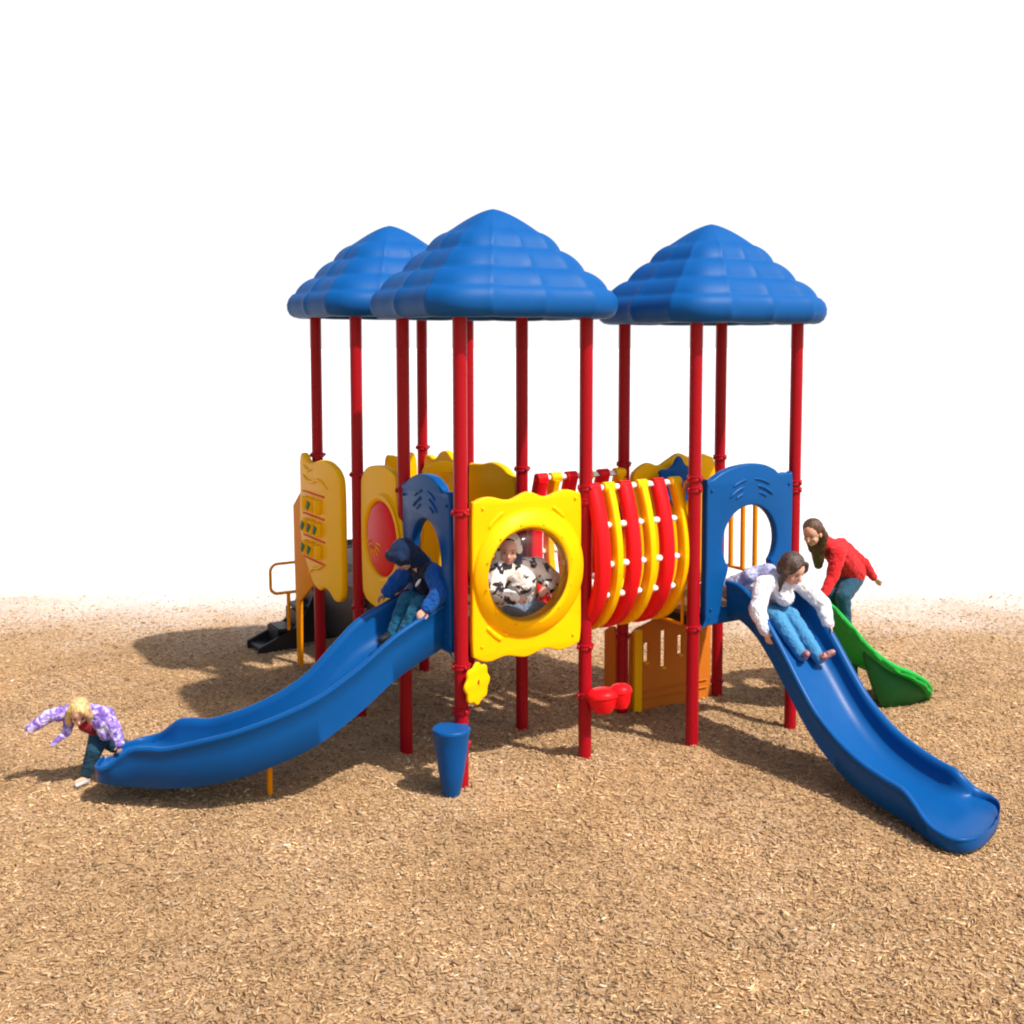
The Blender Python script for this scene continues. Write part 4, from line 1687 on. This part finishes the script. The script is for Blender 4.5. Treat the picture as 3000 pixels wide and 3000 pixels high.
hb.chain([PH(0, -.06, .02), PH(0, -.095, -.05), PH(0, -.105, -.07) - ZU * .14, PH(0, -.11, -.08) - ZU * .32], [.074, .074, .078, .040])
hb.chain([PH(.070, -.04, .02), PH(.078, -.055, -.05), PH(.04, -.075, -.07) - ZU * .14], [.032, .038, .040])
hb.chain([PH(-.070, -.04, .02), PH(-.078, -.055, -.05), PH(-.04, -.075, -.07) - ZU * .14], [.032, .038, .040])
hb.remesh('hair', M['brhair'], P4, .007, 3, .010)

# ---- 5: small blonde girl stepping off the end of the left slide
M['purple'] = cloth('purple_and_white_jacket', [(0.16, 0.09, 0.42), (0.33, 0.22, 0.58), (0.66, 0.60, 0.78)], 15, pos=[.38, .50, .62], bump=.9, fuzz=120)
M['redshirt'] = cloth('dark_red_shirt', [(0.25, 0.012, 0.02)], bump=.5)
M['wshoe'] = cloth('white_sneaker', [(0.50, 0.48, 0.50), (0.75, 0.74, 0.74)], 20, rough=.5, bump=.1)


def D(x, y, z):
    dx, dy = x + 1.035, y - 9.305
    c_, s_ = math.cos(math.radians(31.256)), math.sin(math.radians(31.256))
    return W(dx * c_ + dy * s_, dx * s_ - dy * c_, z)


gz = D(-3.70, 8.60, 0)
gz = float(ground_h([gz.x], [gz.y])[0])
hip = D(-3.60, 8.72, .42)
chest = D(-3.63, 8.60, .57)
neck = D(-3.66, 8.53, .62)
hc = D(-3.68, 8.44, .655)
Bh = basis((.30, -.80, -.62))
shL = D(-3.81, 8.56, .62)
shR = D(-3.50, 8.56, .60)
elL, wrL = D(-3.97, 8.52, .60), D(-4.11, 8.44, .51)
elR, wrR = D(-3.41, 8.52, .475), D(-3.365, 8.50, .365)
knA, anA = D(-3.62, 8.60, .28), D(-3.70, 8.62, .10 + gz)
knB, anB = D(-3.52, 8.76, .27), D(-3.44, 8.98, .14)
b = Blob(1.12)
b.head(hc, Bh, 0.20)
b.cap(neck, hc, .032, .036)
b.chain([hip, chest, neck], [.075, .075, .045])
b.chain([chest, shL, elL, wrL], [.045, .038, .028, .020])
b.chain([chest, shR, elR, wrR], [.045, .038, .028, .020])
b.chain([hip, knA, anA], [.065, .042, .028])
b.chain([hip, knB, anB], [.065, .042, .028])
b.cap(anA - ZU * .04, anA + Vector((-.06, -.08, -.05)), .028, .022)
b.cap(anB - ZU * .04, anB + Vector((-.05, -.07, -.06)), .028, .022)
b.hand(wrL, (-.6, -.25, -.75), (-.4, -.3, .8), .11, .35, 1)
b.hand(wrR, (-.05, -.15, -1), (.8, -.5, .1), .11, .45, -1)
P5 = person(b, 'small blonde child in a purple jacket stepping off the foot of the curved slide', 'child')
face(P5, hc, Bh, 0.20)
j = Blob(1.16)
j.cap(hip + ZU * .05 + Vector((.02, -.03, 0)), chest, .092, .098)
j.cap(chest, neck, .095, .058)
j.cap(shL, shR, .060, .060)
j.chain([shL, elL, wrL + (elL - wrL) * .1], [.058, .050, .038])
j.chain([shR, elR, wrR + (elR - wrR) * .1], [.060, .052, .038])
j.chain([chest + Vector((.10, -.05, -.02)), D(-3.50, 8.56, .44)], [.065, .06])
j.chain([shL + Vector((.02, -.03, -.03)), D(-3.80, 8.48, .48), D(-3.90, 8.42, .39)], [.05, .035, .018], flat=((0, 1, 0), .5))
j.remesh('jacket', M['purple'], P5, .008, 4, .016)
t_ = Blob(1.12)
t_.cap(chest + Vector((-.03, -.085, -.04)), hip + Vector((-.02, -.085, .02)), .055, .05)
t_.remesh('shirt', M['redshirt'], P5, .008, 3, .01)
t_ = Blob(1.12)
for kn_, an_ in ((knA, anA), (knB, anB)):
    t_.chain([hip, kn_, an_ + ZU * .01], [.090, .064, .048])
t_.remesh('jeans', M['denim2'], P5, .008, 4, .014)
shoe(P5, anA - ZU * .055, anA + Vector((-.055, -.085, -.062)), M['wshoe'], .030)
shoe(P5, anB - ZU * .055, anB + Vector((-.055, -.085, -.062)), M['wshoe'], .030)
hb = Blob(1.12)
PH = lambda x, y, z: hc + Bh @ Vector((x * 1.03, y * 1.03, z * 1.03))
hb.ell(PH(0, -.022, .036), (.089, .093, .089), Bh, 20)
for sx, ln_ in ((-1, .15), (1, .11)):
    hb.chain([PH(sx * .06, .0, .05), PH(sx * .080, .012, -.01), PH(sx * .080, .02, -.07), PH(sx * .070, .03, -ln_)], [.028, .028, .026, .014])
hb.chain([PH(-.03, .055, .085), PH(-.06, .062, .04), PH(-.072, .05, -.01)], [.022, .018, .014])
hb.remesh('hair', M['blonde'], P5, .007, 3, .008)
